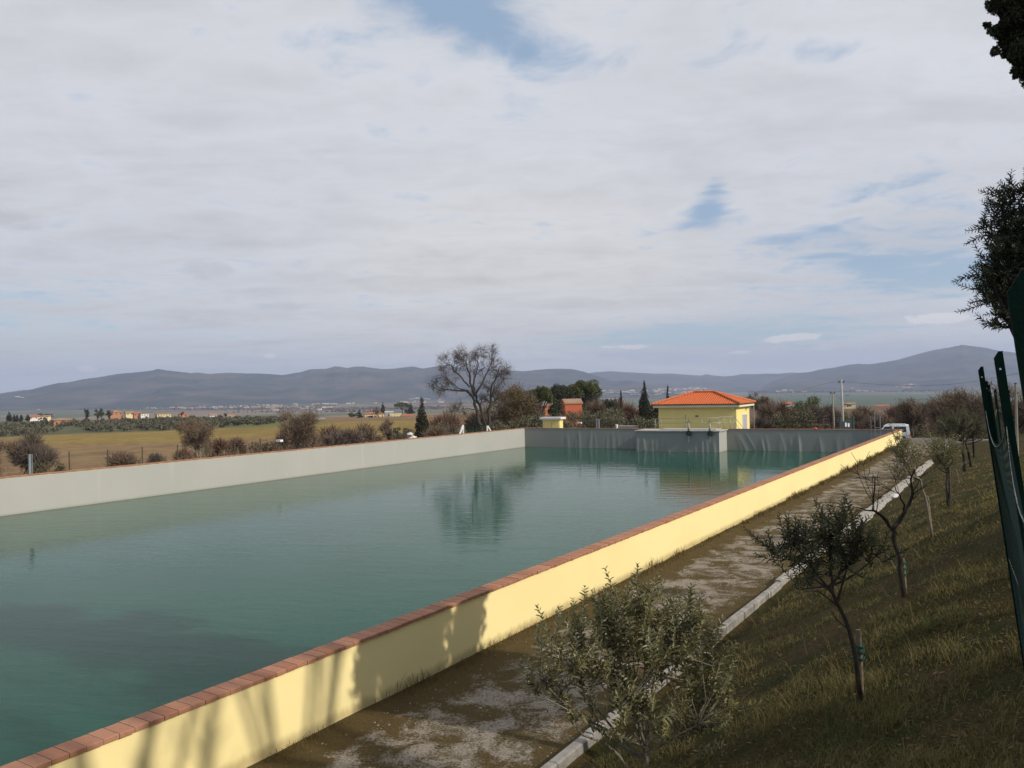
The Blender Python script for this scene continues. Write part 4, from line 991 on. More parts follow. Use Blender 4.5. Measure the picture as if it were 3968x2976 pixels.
house(203, 271, 1620, 1628, 1652, 372, 'wall_orange', 'rooftile_tan', 'hip', 'two storey orange tan house among shrubs above the brown field', 3)
house(424, 470, 1590, 1598, 1610, 490, 'wall_orange', 'rooftile_tan', 'hip', 'orange house beside dark round trees on the left ridge', 3)
house(485, 516, 1594, 1600, 1610, 490, 'wall_cream', 'rooftile_tan', 'gable', 'small yellow house right of the orange house on the ridge', 2)
house(517, 543, 1597, 1602, 1613, 485, 'wall_orange', 'rooftile_red', 'gable', 'brown red house between yellow houses on the ridge', 2)
house(543, 574, 1601, 1604, 1614, 485, 'wall_white', 'rooftile_tan', 'flat', 'bright white block at the right end of the ridge hamlet', 3)
house(604, 658, 1600, 1604, 1617, 490, 'wall_cream', 'rooftile_tan', 'hip', 'long two storey yellow house with a row of windows on the ridge', 5)
house(693, 726, 1601, 1605, 1617, 500, 'wall_orange', 'rooftile_red', 'hip', 'square red brick house right of the long yellow house', 2)
house(811, 839, 1603, 1608, 1618, 520, 'wall_white', 'rooftile_tan', 'gable', 'small white house alone on the green field edge', 2)
house(880, 907, 1606, 1612, 1621, 530, 'wall_white', 'rooftile_tan', 'gable', 'small white house beside the low bare tree on the field edge', 2)
house(1410, 1489, 1595, 1604, 1624, 620, 'wall_cream', 'rooftile_red', 'hip', 'yellow farmhouse with wide red roof on the plain', 5, rot=0.1)
house(1489, 1527, 1594, 1597, 1621, 640, 'wall_grey', 'wall_white', 'flat', 'grey and white flat roofed house on the plain', 1, rot=0.1)
house(1509, 1556, 1603, 1606, 1623, 600, 'wall_cream', 'wall_cream', 'flat', 'roofless pale stone house with arched openings on the plain', 4, rot=0.1)
house(1556, 1602, 1604, 1610, 1619, 600, 'wall_cream', 'rooftile_red', 'gable', 'low barn with red roof beside the ivy covered cypress', 1, rot=0.1, cat='barn', name='barn')
house(1168, 1215, 1621, 1626, 1632, 520, 'wall_white', 'wall_white', 'flat', 'low white farm shed behind the ivied bare tree', 2, cat='shed', name='shed')
house(1214, 1258, 1620, 1624, 1631, 525, 'wall_white', 'wall_grey', 'flat', 'low white shed at the right end of the pair on the plain', 3, cat='shed', name='shed')
house(3388, 3452, 1568, 1575, 1584, 600, 'wall_white', 'rooftile_red', 'hip', 'low white house with pink red roof beyond the parked car', 3, rot=0.1)
house(3472, 3532, 1571, 1577, 1592, 590, 'wall_orange', 'rooftile_tan', 'hip', 'brown farmhouse behind the bare trees right of the pink roofed house', 3, rot=0.1)
house(3268, 3312, 1560, 1565, 1580, 560, 'wall_cream', 'rooftile_tan', 'gable', 'tan stone house just right of the tall grey pole', 1, rot=0.2)
house(3030, 3072, 1557, 1564, 1574, 430, 'wall_white', 'rooftile_red', 'gable', 'red roofed house peeping over the scrub left of the dark pines', 1, rot=0.2)

# ------------------------------------------------------------------ trees and shrubs beyond the basin
veg('cypress', 26, 42, 1594, 430, 'tall dark cypress at the far left of the olive grove', 'cypress', 'cypresses on the left slope')
veg('cypress', 49, 57, 1603, 440, 'slim cypress second from the left edge of the grove', 'cypress', 'cypresses on the left slope')
veg('cypress', 60, 69, 1604, 440, 'slim cypress third from the left edge of the grove', 'cypress', 'cypresses on the left slope')
veg('cypress', 75, 85, 1603, 420, 'narrow cypress standing alone left of the red roofed white house', 'cypress', 'cypresses on the left slope')
veg('cypress', 100, 113, 1603, 440, 'cypress standing against the left end of the red roofed white house', 'cypress', 'cypresses on the left slope')
veg('round', 128, 195, 1598, 530, 'dark trees rising behind the red roofed white house')
veg('round', 146, 184, 1619, 420, 'dark round tree in front of the red roofed white house')
veg('round', 322, 345, 1580, 500, 'dark conical tree alone on the crest above the grove', mat='leaf_cypress')
veg('round', 361, 388, 1587, 480, 'dark round tree left of the taller one beside the orange ridge house')
veg('round', 380, 403, 1582, 490, 'taller dark tree just left of the orange ridge house')
veg('round', 408, 431, 1586, 470, 'dark tree in front of the orange ridge house')
veg('round', 318, 345, 1620, 420, 'dark tree in the middle of the grove right of the orange tan house')
veg('bare', 690, 712, 1592, 480, 'small bare tree behind the red brick house', mat='bark_dark')
veg('bare', 860, 882, 1597, 510, 'small bare tree beside the white house on the field edge', mat='bark_dark')
veg('round', 910, 932, 1632, 330, 'small dark bush in the green field', 'shrub', name='shrub', mat='leaf_dark')
veg('round', 1345, 1384, 1597, 560, 'round dark tree left of the yellow farmhouse')
veg('conifer', 1376, 1406, 1582, 560, 'dark pointed evergreen beside the yellow farmhouse', mat='leaf_cypress', dens=1.6)
veg('scrub', 1438, 1476, 1579, 600, 'round bare reddish tree behind the yellow farmhouse', 'tree', mat='twig_red', name='bare_tree', dens=1.4)
veg('cypress', 1475, 1489, 1557, 640, 'slim cypress behind the yellow farmhouse', 'cypress')
veg('pine', 1528, 1586, 1556, 640, 'umbrella pine behind the roofless stone house', 'pine', dens=1.4)
veg('cypress', 1582, 1597, 1558, 640, 'slim cypress right of the umbrella pine on the plain', 'cypress')
veg('round', 1415, 1458, 1612, 540, 'dark bush in front of the yellow farmhouse', 'shrub', name='shrub')
veg('round', 1555, 1625, 1585, 680, 'dark trees behind the red roofed barn')
# field edge behind the left wall
veg('bare', -70, 62, 1668, 58, 'bare branches at the left edge behind the grey post', mat='bark_pale')
veg('scrub', 48, 206, 1682, 96, 'large round grey brown thorn bush on the brown field', 'shrub', mat='twig_grey', dens=1.7)
veg('bush', 95, 215, 1788, 74, 'low dark green bushes at the foot of the thorn bush', 'shrub', mat='leaf_ivy')
veg('bush', 208, 268, 1793, 70, 'small dark bush between the grey post and the first thin post', 'shrub', mat='leaf_ivy')
veg('scrub', 412, 540, 1747, 73, 'wide brown bush behind the second thin fence post', 'shrub', dens=1.0)
veg('scrub', 562, 652, 1753, 76, 'dark round brown bush between the third and fourth thin posts', 'shrub', mat='twig_grey', dens=2.4)
veg('scrub', 672, 738, 1738, 78, 'reddish bush just left of the twin trunked bare tree', 'shrub', mat='twig_red', dens=1.5)
veg('bare', 700, 835, 1612, 80, 'bare tree with twin trunks rising above the left wall', mat='bark_pale', dens=1.6)
veg('scrub', 800, 880, 1692, 84, 'reddish brown bush right of the twin trunked tree', 'shrub', mat='twig_red', dens=1.6)
veg('scrub', 868, 962, 1690, 88, 'dark brown bush with russet top behind the left wall', 'shrub', mat='twig_red', dens=1.8)
veg('bush', 950, 1068, 1700, 90, 'dark green thicket left of the white lamp box', 'shrub', mat='leaf_ivy', dens=0.8)
veg('bare', 1052, 1252, 1588, 84, 'ivied bare tree standing alone behind the left wall', dens=1.6, mat='bark_grey', trunk_x=1147)
veg('scrub', 1060, 1245, 1640, 90, 'brown thicket round the foot of the ivied bare tree', 'shrub', dens=1.1)
veg('scrub', 1232, 1330, 1650, 100, 'reddish scrub right of the ivied bare tree', 'shrub', mat='twig_red', dens=1.1)
veg('scrub', 1318, 1372, 1648, 104, 'slender brown scrub tree in front of the dome field', 'shrub', mat='twig_red', dens=1.1)
veg('scrub', 1372, 1470, 1642, 108, 'wide brown scrub below the yellow farmhouse', 'shrub', dens=1.1)
veg('bare', 1462, 1540, 1620, 110, 'thin bare tree below the roofless stone house', mat='bark_dark')
veg('olive', 1515, 1562, 1652, 108, 'small olive bush left of the ivy covered cypress', 'olive')
veg('olive', 1555, 1602, 1655, 104, 'small olive bush at the foot of the ivy covered cypress', 'olive')
veg('scrub', 1480, 1640, 1672, 98, 'dark scrub along the wall below the small olives', 'shrub', mat='twig_grey', dens=1.3)
cy = veg('cypress', 1608, 1658, 1534, 93, 'tall cypress with brown ivy round its lower half behind the left wall', 'cypress', dens=1.1)
SEED[0] += 1; rg = np.random.RandomState(77); m = MB(); b0 = ORG[cy]
cloud(m, rg, [(b0 + np.array([rg.normal() * .6, rg.normal() * .5, 0.4 + rg.rand() * 2.2]), 0.55) for k in range(14)], 1500, 0.18, 0.6, 0.3); m.build('ivy', M['leaf_dry'], cy)
veg('scrub', 1240, 1420, 1672, 86, 'low dark scrub along the left wall below the dome field', 'shrub', mat='twig_grey', dens=1.3)
veg('scrub', 1640, 1760, 1640, 84, 'low brown bush behind the left wall between cypress and mesh gate', 'shrub', mat='twig_brown', dens=1.3)
veg('scrub', 1655, 1795, 1605, 106, 'broad brown thicket left of the big bare oak', 'shrub', mat='twig_red', dens=1.3)
veg('scrub', 1700, 1780, 1632, 92, 'pale blossoming shrub behind the mesh gate', 'shrub', mat='twig_grey', dens=1.0)
veg('scrub', 1780, 1900, 1598, 112, 'brown thicket behind the trunks of the big bare oak', 'shrub', dens=1.2)
veg('olive', 1650, 1740, 1640, 90, 'low green bush behind the left end of the mesh gate', 'olive', mat='leaf_olive')
veg('olive', 1735, 1800, 1650, 88, 'low green bush just left of the mesh gate', 'olive', mat='leaf_olive')
veg('bush', 1800, 1905, 1643, 90, 'dark green bush behind the mesh gate', 'shrub', mat='leaf_dark')

def big_oak():
    rng = np.random.RandomState(8); Y = 93
    b = spot(1876, 0, Y)
    o = thing('oak_tree', tuple(b), 'great bare oak with two trunks at the corner of the basin', 'tree')
    P = lambda x, y, dy=0.0: at(x, y, Y + dy)
    mb = MB(); ends = []
    def limb(pts, r0, r1, dys=None, n=10, L=2.0, depth=2):
        pp = np.array([P(x, y, (dys[i] if dys else 0)) for i, (x, y) in enumerate(pts)])
        t = np.linspace(0, len(pp) - 1, 12); q = np.stack([np.interp(t, np.arange(len(pp)), pp[:, k]) for k in range(3)], -1)
        q[1:-1] += rng.normal(size=(10, 3)) * 0.06
        rr = np.linspace(r0, r1 * 0.7, 12) * 0.82; mb.tube(q, rr, 7, cap=False)
        for k in range(n):
            f = rng.uniform(0.38, 1.0) if len(pts) > 2 else rng.uniform(0.25, 1); i = min(int(f * 11), 10)
            ax = norm(q[i + 1] - q[i]); s = norm(np.cross(ax, unit(1, rng)[0]))
            grow(mb, rng, q[i], norm(ax * 0.75 + s * 0.8 + Z3 * 0.15), L * rng.uniform(0.6, 1.25) * (1.25 - 0.6 * f), rr[i] * 0.42, depth, ends, (4, 6), 0.13, 0.03, 0.58, 0.9, 0.013, 5)
        ends.append((q[-1], q[-1] - q[-2]))
    # trunks, then the limbs traced in their own plane with depth of their own
    limb([(1868, 1720), (1862, 1660), (1848, 1590), (1832, 1540)], 0.34, 0.22, n=2, L=1.6)
    limb([(1888, 1720), (1886, 1655), (1862, 1580), (1838, 1520)], 0.28, 0.18, [0, 0, .3, .5], n=3, L=1.6)
    limb([(1898, 1700), (1894, 1600), (1902, 1530), (1918, 1470), (1935, 1420)], 0.26, 0.06, [0, 0, -.5, -1, -1.5], n=11, L=1.9)
    limb([(1836, 1545), (1810, 1516), (1760, 1513), (1715, 1506), (1685, 1490)], 0.17, 0.04, [0, 0, .4, .8, 1.2], n=12, L=1.5)
    limb([(1840, 1535), (1822, 1490), (1818, 1440), (1800, 1400), (1782, 1378)], 0.19, 0.045, [0, -.4, -.9, -1.4, -1.8], n=13, L=1.8)
    limb([(1836, 1525), (1835, 1470), (1850, 1425), (1852, 1372)], 0.17, 0.04, [.4, .8, 1.3, 1.8], n=12, L=1.8)
    limb([(1838, 1535), (1864, 1490), (1888, 1450), (1905, 1395), (1908, 1372)], 0.17, 0.04, [0, .6, 1, 1.4, 1.7], n=13, L=1.8)
    limb([(1820, 1500), (1780, 1455), (1745, 1415), (1712, 1396)], 0.12, 0.03, [0, -.6, -1.2, -1.6], n=11, L=1.5)
    limb([(1815, 1515), (1770, 1500), (1725, 1460), (1708, 1440)], 0.09, 0.025, [0, 1, 1.6, 2], n=8, L=1.2)
    limb([(1905, 1530), (1930, 1500), (1950, 1470), (1958, 1435)], 0.11, 0.03, [0, .5, 1, 1.4], n=10, L=1.4)
    limb([(1856, 1590), (1810, 1580), (1780, 1590), (1752, 1582)], 0.08, 0.02, [0, -.8, -1.2, -1.5], n=9, L=1.2)
    limb([(1880, 1600), (1920, 1560), (1955, 1548)], 0.08, 0.02, [0, 1, 1.6], n=8, L=1.2)
    mb.build('trunk', M['bark_grey'], o, smooth=True)
    Pn = np.array([e[0] for e in ends]); D = norm(np.array([e[1] for e in ends])); k = np.repeat(np.arange(len(Pn)), 3)
    m = MB(); twigs(m, rng, Pn[k] + rng.normal(size=(len(k), 3)) * 0.20, norm(D[k] + unit(len(k), rng) * 0.8), rng.uniform(0.3, 0.75, len(k)), 0.019)
    m.build('twigs', M['twig_grey'], o)
    kk = rng.choice(len(Pn), 350); m = MB(); a = unit(350, rng); bb = norm(np.cross(a, unit(350, rng)))
    diamonds(m, Pn[kk] + rng.normal(size=(350, 3)) * 0.12, a * 0.075, bb * 0.05); m.build('dry_leaves', M['leaf_dry'], o)
big_oak()
# pines, oaks and olives behind the end wall
veg('dry', 1902, 2062, 1474, 106, 'wide oak with dry brown leaves right of the big bare oak', 'oak', dens=0.9)
veg('round', 1930, 2050, 1486, 124, 'dark green tree behind the brown leaved oak', dens=0.8)
veg('scrub', 1985, 2110, 1530, 110, 'bare brown thicket under the left stone pine', 'shrub', mat='twig_grey', dens=1.0)
veg('round', 2022, 2120, 1502, 150, 'dark evergreen filling the gap behind the left stone pine', dens=1.1, mat='leaf_pine')
veg('round', 2232, 2335, 1498, 152, 'dark evergreen behind the largest stone pine', dens=1.0)
veg('scrub', 2330, 2475, 1548, 138, 'wide brown thicket behind the olives left of the tall cypress', 'shrub', mat='twig_brown', dens=1.3)
veg('scrub', 1850, 1960, 1560, 116, 'brown thicket between the oak trunks and the brown leaved oak', 'shrub', mat='twig_grey', dens=1.2)
veg('scrub', 3060, 3200, 1575, 100, 'dark brown thicket at the foot of the pine clump', 'shrub', mat='twig_grey', dens=1.4)
veg('pine', 2042, 2142, 1478, 127, 'stone pine with a flat crown nearest the brown oak', 'pine', trunk_x=2096)
veg('pine', 2108, 2222, 1482, 146, 'dark stone pine in the middle of the three', 'pine', dens=1.2, mat='leaf_dark')
veg('round', 2120, 2190, 1532, 128, 'dark evergreen between the two red houses', 'tree')
veg('pine', 2190, 2340, 1455, 148, 'largest stone pine spreading over the deep red farmhouse', 'pine', trunk_x=2258, dens=1.3)
veg('scrub', 2262, 2345, 1540, 122, 'bare brown shrubs right of the deep red farmhouse', 'shrub', mat='twig_brown', dens=1.3)
veg('round', 2328, 2392, 1528, 124, 'dark holm oak left of the small dark fir')
veg('conifer', 2386, 2424, 1503, 126, 'small dark fir left of the tall cypress', 'fir', dens=1.8)
veg('scrub', 2418, 2480, 1536, 118, 'reddish bare tree against the tall cypress', 'tree', mat='twig_red', name='bare_tree', dens=1.5)
veg('cypress', 2474, 2517, 1471, 112, 'tall narrow cypress left of the yellow building', 'cypress', dens=1.3)
veg('round', 2505, 2566, 1556, 112, 'dark shrub between the tall cypress and the yellow building', 'shrub', name='shrub')
veg('conifer', 2558, 2616, 1483, 118, 'ragged dark fir rising behind the left end of the orange roof', 'fir', dens=1.6)
veg('conifer', 2712, 2742, 1500, 130, 'tip of a dark fir above the orange roof ridge', 'fir', dens=1.3)
for i, (a, b, t, Y, lab) in enumerate([(1905, 1985, 1612, 97, 'olive bush beneath the brown leaved oak'), (1970, 2070, 1606, 100, 'olive bush left of the little kiosk'), (2050, 2125, 1604, 104, 'olive bush behind the left half of the little kiosk'), (2110, 2210, 1606, 103, 'olive bush below the two red houses'),
        (2215, 2345, 1603, 98, 'broad olive tree right of the little kiosk'), (2325, 2430, 1588, 95, 'olive tree behind the white pipe cap'), (2435, 2560, 1598, 90, 'olive tree in front of the tall cypress'), (2168, 2262, 1594, 108, 'olive bush hiding the foot of the deep red farmhouse'), (2300, 2370, 1606, 106, 'small olive between two larger ones behind the grey posts'), (2545, 2600, 1612, 94, 'olive bush against the left side of the yellow building')]):
    veg('olive', a, b, t, Y, lab, 'olive', 'olives behind the end wall')
# right of the yellow building
veg('scrub', 2905, 3010, 1560, 100, 'brown bare thicket just right of the yellow building', 'shrub', dens=1.4)
veg('bare', 2922, 3005, 1500, 124, 'tall bare tree right of the orange roof', mat='bark_dark')
veg('scrub', 2985, 3075, 1556, 108, 'brown thicket left of the dark pine clump', 'shrub', mat='twig_red', dens=1.4)
veg('scrub', 2900, 2990, 1605, 90, 'grey brown bush low behind the wall right of the building', 'shrub', mat='twig_grey', dens=1.7)
veg('round', 3045, 3140, 1545, 116, 'dark green pine of the clump on the left', 'pine', dens=1.0, mat='leaf_pine')
veg('round', 3100, 3204, 1530, 118, 'tallest dark green pine of the clump', 'pine', dens=1.0, mat='leaf_pine')
veg('olive', 3018, 3195, 1588, 86, 'large dark olive bush below the pine clump', 'olive', mat='leaf_ivy')
veg('olive', 2960, 3040, 1602, 92, 'grey green olive left of the large dark olive bush', 'olive')
veg('scrub', 3165, 3250, 1570, 104, 'dark brown thicket left of the poles', 'shrub', mat='twig_grey', dens=1.8)
veg('round', 3232, 3302, 1562, 106, 'yellowish green tree behind the two poles', mat='leaf_yellow', dens=0.9)
veg('scrub', 3285, 3390, 1592, 98, 'brown thicket right of the notice gate', 'shrub', dens=1.4)
veg('scrub', 3370, 3470, 1596, 104, 'brown thicket behind the parked car', 'shrub', mat='twig_red', dens=1.5)
veg('scrub', 3300, 3400, 1570, 112, 'tall brown thicket between the concrete pole and the car', 'shrub', mat='twig_brown', dens=1.3)
veg('scrub', 3420, 3540, 1556, 110, 'tall russet thicket beyond the rear of the car', 'shrub', mat='twig_red', dens=1.3)
veg('scrub', 3330, 3440, 1612, 90, 'low grey brown bush in front of the tall thicket left of the car', 'shrub', mat='twig_grey', dens=1.6)
veg('bush', 3395, 3470, 1622, 88, 'dark bush directly behind the car roof', 'shrub', mat='leaf_ivy')
veg('bare', 3455, 3600, 1548, 96, 'bare brown tree behind the rear of the car', mat='bark_dark', dens=1.6)
veg('scrub', 3470, 3600, 1572, 98, 'dense brown scrub behind the rear of the car', 'shrub', mat='twig_brown', dens=1.5)
veg('bush', 3522, 3600, 1640, 82, 'dark bush right of the spare wheel', 'shrub', mat='leaf_ivy')
veg('bush', 3585, 3660, 1648, 78, 'dark bush behind the young olives at the end of the bank', 'shrub', mat='leaf_ivy')
veg('bare', 3560, 3720, 1522, 92, 'spreading bare tree with russet twigs above the young olives', mat='bark_dark', dens=1.6)
veg('scrub', 3580, 3740, 1548, 100, 'dense russet scrub above the young olives', 'shrub', mat='twig_red', dens=1.4)
veg('bare', 3680, 3860, 1500, 86, 'bare russet tree behind the green fence posts', mat='bark_dark', dens=1.6)
veg('scrub', 3700, 3880, 1535, 94, 'russet scrub behind the green fence posts', 'shrub', mat='twig_red', dens=1.4)
veg('bare', 3850, 4010, 1478, 72, 'bare tree at the right edge behind the nearest post', mat='bark_dark', dens=1.6)
veg('scrub', 3840, 4020, 1560, 74, 'brown scrub at the right edge behind the nearest post', 'shrub', dens=1.4)
veg('bush', 3660, 3760, 1655, 76, 'dark green shrub behind the largest young olive', 'shrub', mat='leaf_ivy')
veg('bush', 3770, 3900, 1640, 66, 'dark shrub behind the wire fence at the end of the bank', 'shrub', mat='leaf_ivy', zb=0.3)

# ------------------------------------------------------------------ young olives on the bank
def leaves(mb, P, D, Nn, L, w):
    """folded lance-shaped leaves: base P, direction D, normal Nn"""
    S = norm(np.cross(D, Nn)); L = L[:, None]; w = w[:, None]; n = len(P)
    lift = Nn * w * 0.35; dr = -Nn * L * 0.10
    tip = P + D * L + dr
    r1 = P + D * L * 0.30 + S * w * 0.5 + lift; r2 = P + D * L * 0.70 + S * w * 0.42 + lift + dr * 0.4
    l1 = P + D * L * 0.30 - S * w * 0.5 + lift; l2 = P + D * L * 0.70 - S * w * 0.42 + lift + dr * 0.4
    v = np.stack([P, r1, r2, tip, l2, l1], 1).reshape(-1, 3)
    b = np.arange(n)[:, None] * 6
    mb.add(v, np.concatenate([b + np.array([[0, 1, 2, 3]]), b + np.array([[0, 3, 4, 5]])]))
def leafy(name, label, trunk, lobes, nshoot, leafL, leafW, mat, bark, rng, group, r0=0.03, slen=(0.25, 0.5), up=0.7, stake=None, gap=0.022, limbs=7, cat='olive', extra=None, start=None):
    trunk = np.asarray(trunk, float); base = trunk[0]
    o = thing(name, tuple(base), label, cat, group)
    m = MB(); t = np.linspace(0, len(trunk) - 1, 9); q = np.stack([np.interp(t, np.arange(len(trunk)), trunk[:, k]) for k in range(3)], -1)
    q[1:-1] += rng.normal(size=(7, 3)) * r0 * 0.25
    m.tube(q, np.linspace(r0, r0 * 0.6, 9), 8)
    C = np.array([l[0] for l in lobes], float); Rd = np.array([l[1] for l in lobes], float)
    nodes = [q[-1]]; nr = [r0 * 0.5]
    for k in range(limbs):
        i = rng.randint(len(lobes)); e = C[i] + unit(1, rng)[0] * Rd[i] * 0.55
        st = q[-1] if rng.rand() < 0.6 else q[-2 - rng.randint(2)]
        mid = (st + e) / 2 + rng.normal(size=3) * np.linalg.norm(e - st) * 0.10 - Z3 * 0.04
        tt = np.linspace(0, 1, 7)[:, None]; pts = (1 - tt) ** 2 * st + 2 * tt * (1 - tt) * mid + tt ** 2 * e
        m.tube(pts, np.linspace(r0 * 0.5, r0 * 0.16, 7), 6, cap=False)
        nodes += list(pts[2:]); nr += list(np.linspace(r0 * 0.4, r0 * 0.16, 5))
    if extra is not None:
        for pts, ra, rb in extra:
            m.tube(np.asarray(pts, float), np.linspace(ra, rb, len(pts)), 6, cap=False)
    nodes = np.array(nodes)
    P = []; D = []; Nn = []; LL = []; WW = []
    wt = (Rd ** 2).mean(1); wt = wt / wt.sum()
    for k in range(nshoot):
        i = rng.choice(len(lobes), p=wt); off = unit(1, rng)[0] * rng.rand() ** 0.5 * 0.72
        s = C[i] + off * Rd[i]
        d = norm(off * 0.8 + Z3 * up + rng.normal(size=3) * 0.35)
        L = rng.uniform(*slen); pts = bend(rng, s, d, L, 5, 0.10, 0.03)
        j = np.argmin(((nodes - s) ** 2).sum(1))
        c2 = (nodes[j] + s) / 2 + rng.normal(size=3) * 0.02
        m.tube(np.array([nodes[j], c2, *pts]), np.linspace(min(r0 * 0.2, 0.006), 0.0016, 8), 4, cap=False)
        n = int(L / gap); f = np.linspace(0.05, 1, n) * 5
        pp = np.stack([np.interp(f, np.arange(6), pts[:, a]) for a in range(3)], -1)
        ax = norm(np.stack([np.interp(f, np.arange(5) + 0.5, np.diff(pts, axis=0)[:, a]) for a in range(3)], -1))
        s1 = norm(np.cross(ax, np.tile(unit(1, rng), (n, 1)))); s2 = np.cross(ax, s1)
        alt = (np.arange(n) % 2)[:, None]; sd = s1 * alt + s2 * (1 - alt)
        for sg in (1, -1):
            dd = norm(ax * rng.uniform(0.55, 1.1, (n, 1)) + sd * sg + rng.normal(size=(n, 3)) * 0.15)
            P.append(pp); D.append(dd); Nn.append(norm(ax - dd * (ax * dd).sum(1)[:, None] + rng.normal(size=(n, 3)) * 0.2))
            sz = rng.uniform(0.65, 1.15, n) * (1 - 0.45 * (f / 5) ** 4); LL.append(leafL * sz); WW.append(leafW * sz * rng.uniform(0.85, 1.15, n))
    m.build('trunk', M[bark], o, smooth=True)
    m = MB(); leaves(m, np.concatenate(P), np.concatenate(D), np.concatenate(Nn), np.concatenate(LL), np.concatenate(WW)); m.build('crown', M[mat], o)
    return o
YOG = 'young olive trees planted on the grass bank'
def stake(pb, pt, tie_px, Yd, r, label):
    b = on_bank(*pb) if pb else None
    top = at(pt[0], pt[1], b[1])
    o = thing('tree_stake', tuple(b), label, 'stake', 'stakes beside the young olives')
    m = MB(); m.tube([b - Z3 * 0.1, (b + top) / 2, top], [r, r, r * 0.95], 7); m.build('pole', M['stake'], o)
    if tie_px:
        m = MB()
        for (x, y, hh) in tie_px:
            c = at(x, y, b[1]); a = np.linspace(0, 6.283, 13)
            m.tube(np.stack([c[0] + 0.055 * np.cos(a), c[1] + 0.05 * np.sin(a), c[2] + 0.01 * np.sin(2 * a)], -1), hh, 5)
        m.build('tie', M['green_tie'], o)
    return o
def bank_trees():
    # foreground bushy olive
    rng = np.random.RandomState(31)
    b = on_bank(2515, 3130); Y = b[1]
    P = lambda x, y, dy=0.0: at(x, y, Y + dy)
    lob = [(P(2420, 2560), (0.76, 0.62, 0.46)), (P(2650, 2560, .2), (0.56, 0.5, 0.44)), (P(2180, 2600, -.1), (0.44, 0.45, 0.42)), (P(2470, 2420, .1), (0.40, 0.4, 0.36)), (P(2650, 2460, .1), (0.28, 0.3, 0.26)), (P(2320, 2470, 0), (0.26, 0.3, 0.26)), (P(2720, 2720, 0), (0.46, 0.4, 0.36)), (P(2480, 2750, -.2), (0.46, 0.4, 0.30)), (P(2640, 2850, 0), (0.34, 0.3, 0.16)), (P(2250, 2760, -.1), (0.26, 0.3, 0.2)), (P(2780, 2800, .1), (0.20, 0.2, 0.2)), (P(2100, 2680, -.2), (0.14, 0.2, 0.22))]
    ex = [([P(2500, 3090), P(2400, 2930, -.1), P(2345, 2880, -.15), P(2260, 2850, -.2), P(2200, 2780, -.2)], 0.016, 0.007), ([P(2345, 2880, -.15), P(2310, 2780, -.2), P(2260, 2680, -.2)], 0.008, 0.004), ([P(2505, 2900), P(2545, 2820, .1), P(2640, 2730, .1), P(2720, 2690, .1)], 0.014, 0.006)]
    leafy('young_olive', 'large bushy young olive nearest the camera covering the kerb', [b, P(2508, 3000), P(2504, 2900)], lob, 265, 0.084, 0.026, 'leaf_olive_near', 'bark_pale', rng, YOG, 0.030, (0.22, 0.46), 0.95, gap=0.026, limbs=10, extra=ex)
    # second: dark round crown on a bare leaning stem
    rng = np.random.RandomState(32)
    b = on_bank(3335, 2715); Y = b[1]
    lob = [(P(3270, 2110), (0.34, 0.36, 0.30)), (P(3190, 2150, .1), (0.36, 0.36, 0.28)), (P(3060, 2130, -.1), (0.30, 0.3, 0.24)), (P(3350, 2160, 0), (0.22, 0.25, 0.24)), (P(3030, 2080), (0.14, 0.16, 0.14)), (P(3260, 2030), (0.26, 0.26, 0.14)), (P(3110, 2260), (0.20, 0.22, 0.12))]
    leafy('young_olive', 'young olive with a dark rounded crown on a leaning bare stem', [b, P(3318, 2560), P(3290, 2440), P(3245, 2340), P(3215, 2270)], lob, 170, 0.062, 0.016, 'leaf_olive_mid', 'bark_dark', rng, YOG, 0.025, (0.16, 0.30), 0.8, gap=0.020,
          extra=[([P(3222, 2290), P(3150, 2240), P(3080, 2170)], 0.014, 0.006), ([P(3250, 2350), P(3170, 2290), P(3120, 2290)], 0.010, 0.004), ([P(3290, 2440), P(3240, 2400), P(3225, 2370)], 0.006, 0.003)])
    stake((3338, 2700), (3326, 2440), [(3322, 2502, 0.012), (3323, 2522, 0.014), (3325, 2548, 0.012)], Y, 0.028, 'stake with wide green tie beside the dark crowned young olive')
    # third: bare forked tree
    rng = np.random.RandomState(33); b = on_bank(3505, 2310); Y = b[1]
    o = thing('bare_tree', tuple(b), 'leafless young tree with a dark forked stem on the bank', 'tree')
    m = MB()
    fork = P(3458, 2050)
    def br(pts, r0, r1, k=3):
        q = np.array(pts); t = np.linspace(0, len(q) - 1, 10); q = np.stack([np.interp(t, np.arange(len(q)), q[:, a]) for a in range(3)], -1); q[1:-1] += rng.normal(size=(8, 3)) * 0.012
        rr = np.linspace(r0, r1, 10); m.tube(q, rr, 7, cap=False)
        for j in range(k):
            i = rng.randint(3, 9); ax = norm(q[i + 1] - q[i]); s = norm(np.cross(ax, unit(1, rng)[0]))
            e = []; grow(m, rng, q[i], norm(ax * 0.6 + s * 0.8 + Z3 * 0.2), rng.uniform(0.3, 0.6), rr[i] * 0.4, 1, e, (3, 5), 0.12, 0.05, 0.6, 0.9, 0.003, 5)
    br([b - Z3 * 0.1, P(3494, 2230), P(3486, 2150), P(3468, 2090), fork], 0.040, 0.032, 0)
    br([fork, P(3430, 2010, -.05), P(3385, 1980, -.1), P(3382, 1940, -.1), P(3390, 1855, -.1)], 0.028, 0.008, 4)
    br([P(3385, 1980, -.1), P(3350, 1976, -.15), P(3300, 1960, -.2)], 0.012, 0.004, 2)
    br([fork, P(3505, 1990, .05), P(3535, 1925, .1), P(3530, 1870, .1), P(3545, 1820, .1)], 0.034, 0.010, 6)
    br([P(3510, 1980, .05), P(3490, 1930, -.1), P(3465, 1880, -.1)], 0.014, 0.005, 3)
    m.build('trunk', M['bark_dark'], o, smooth=True)
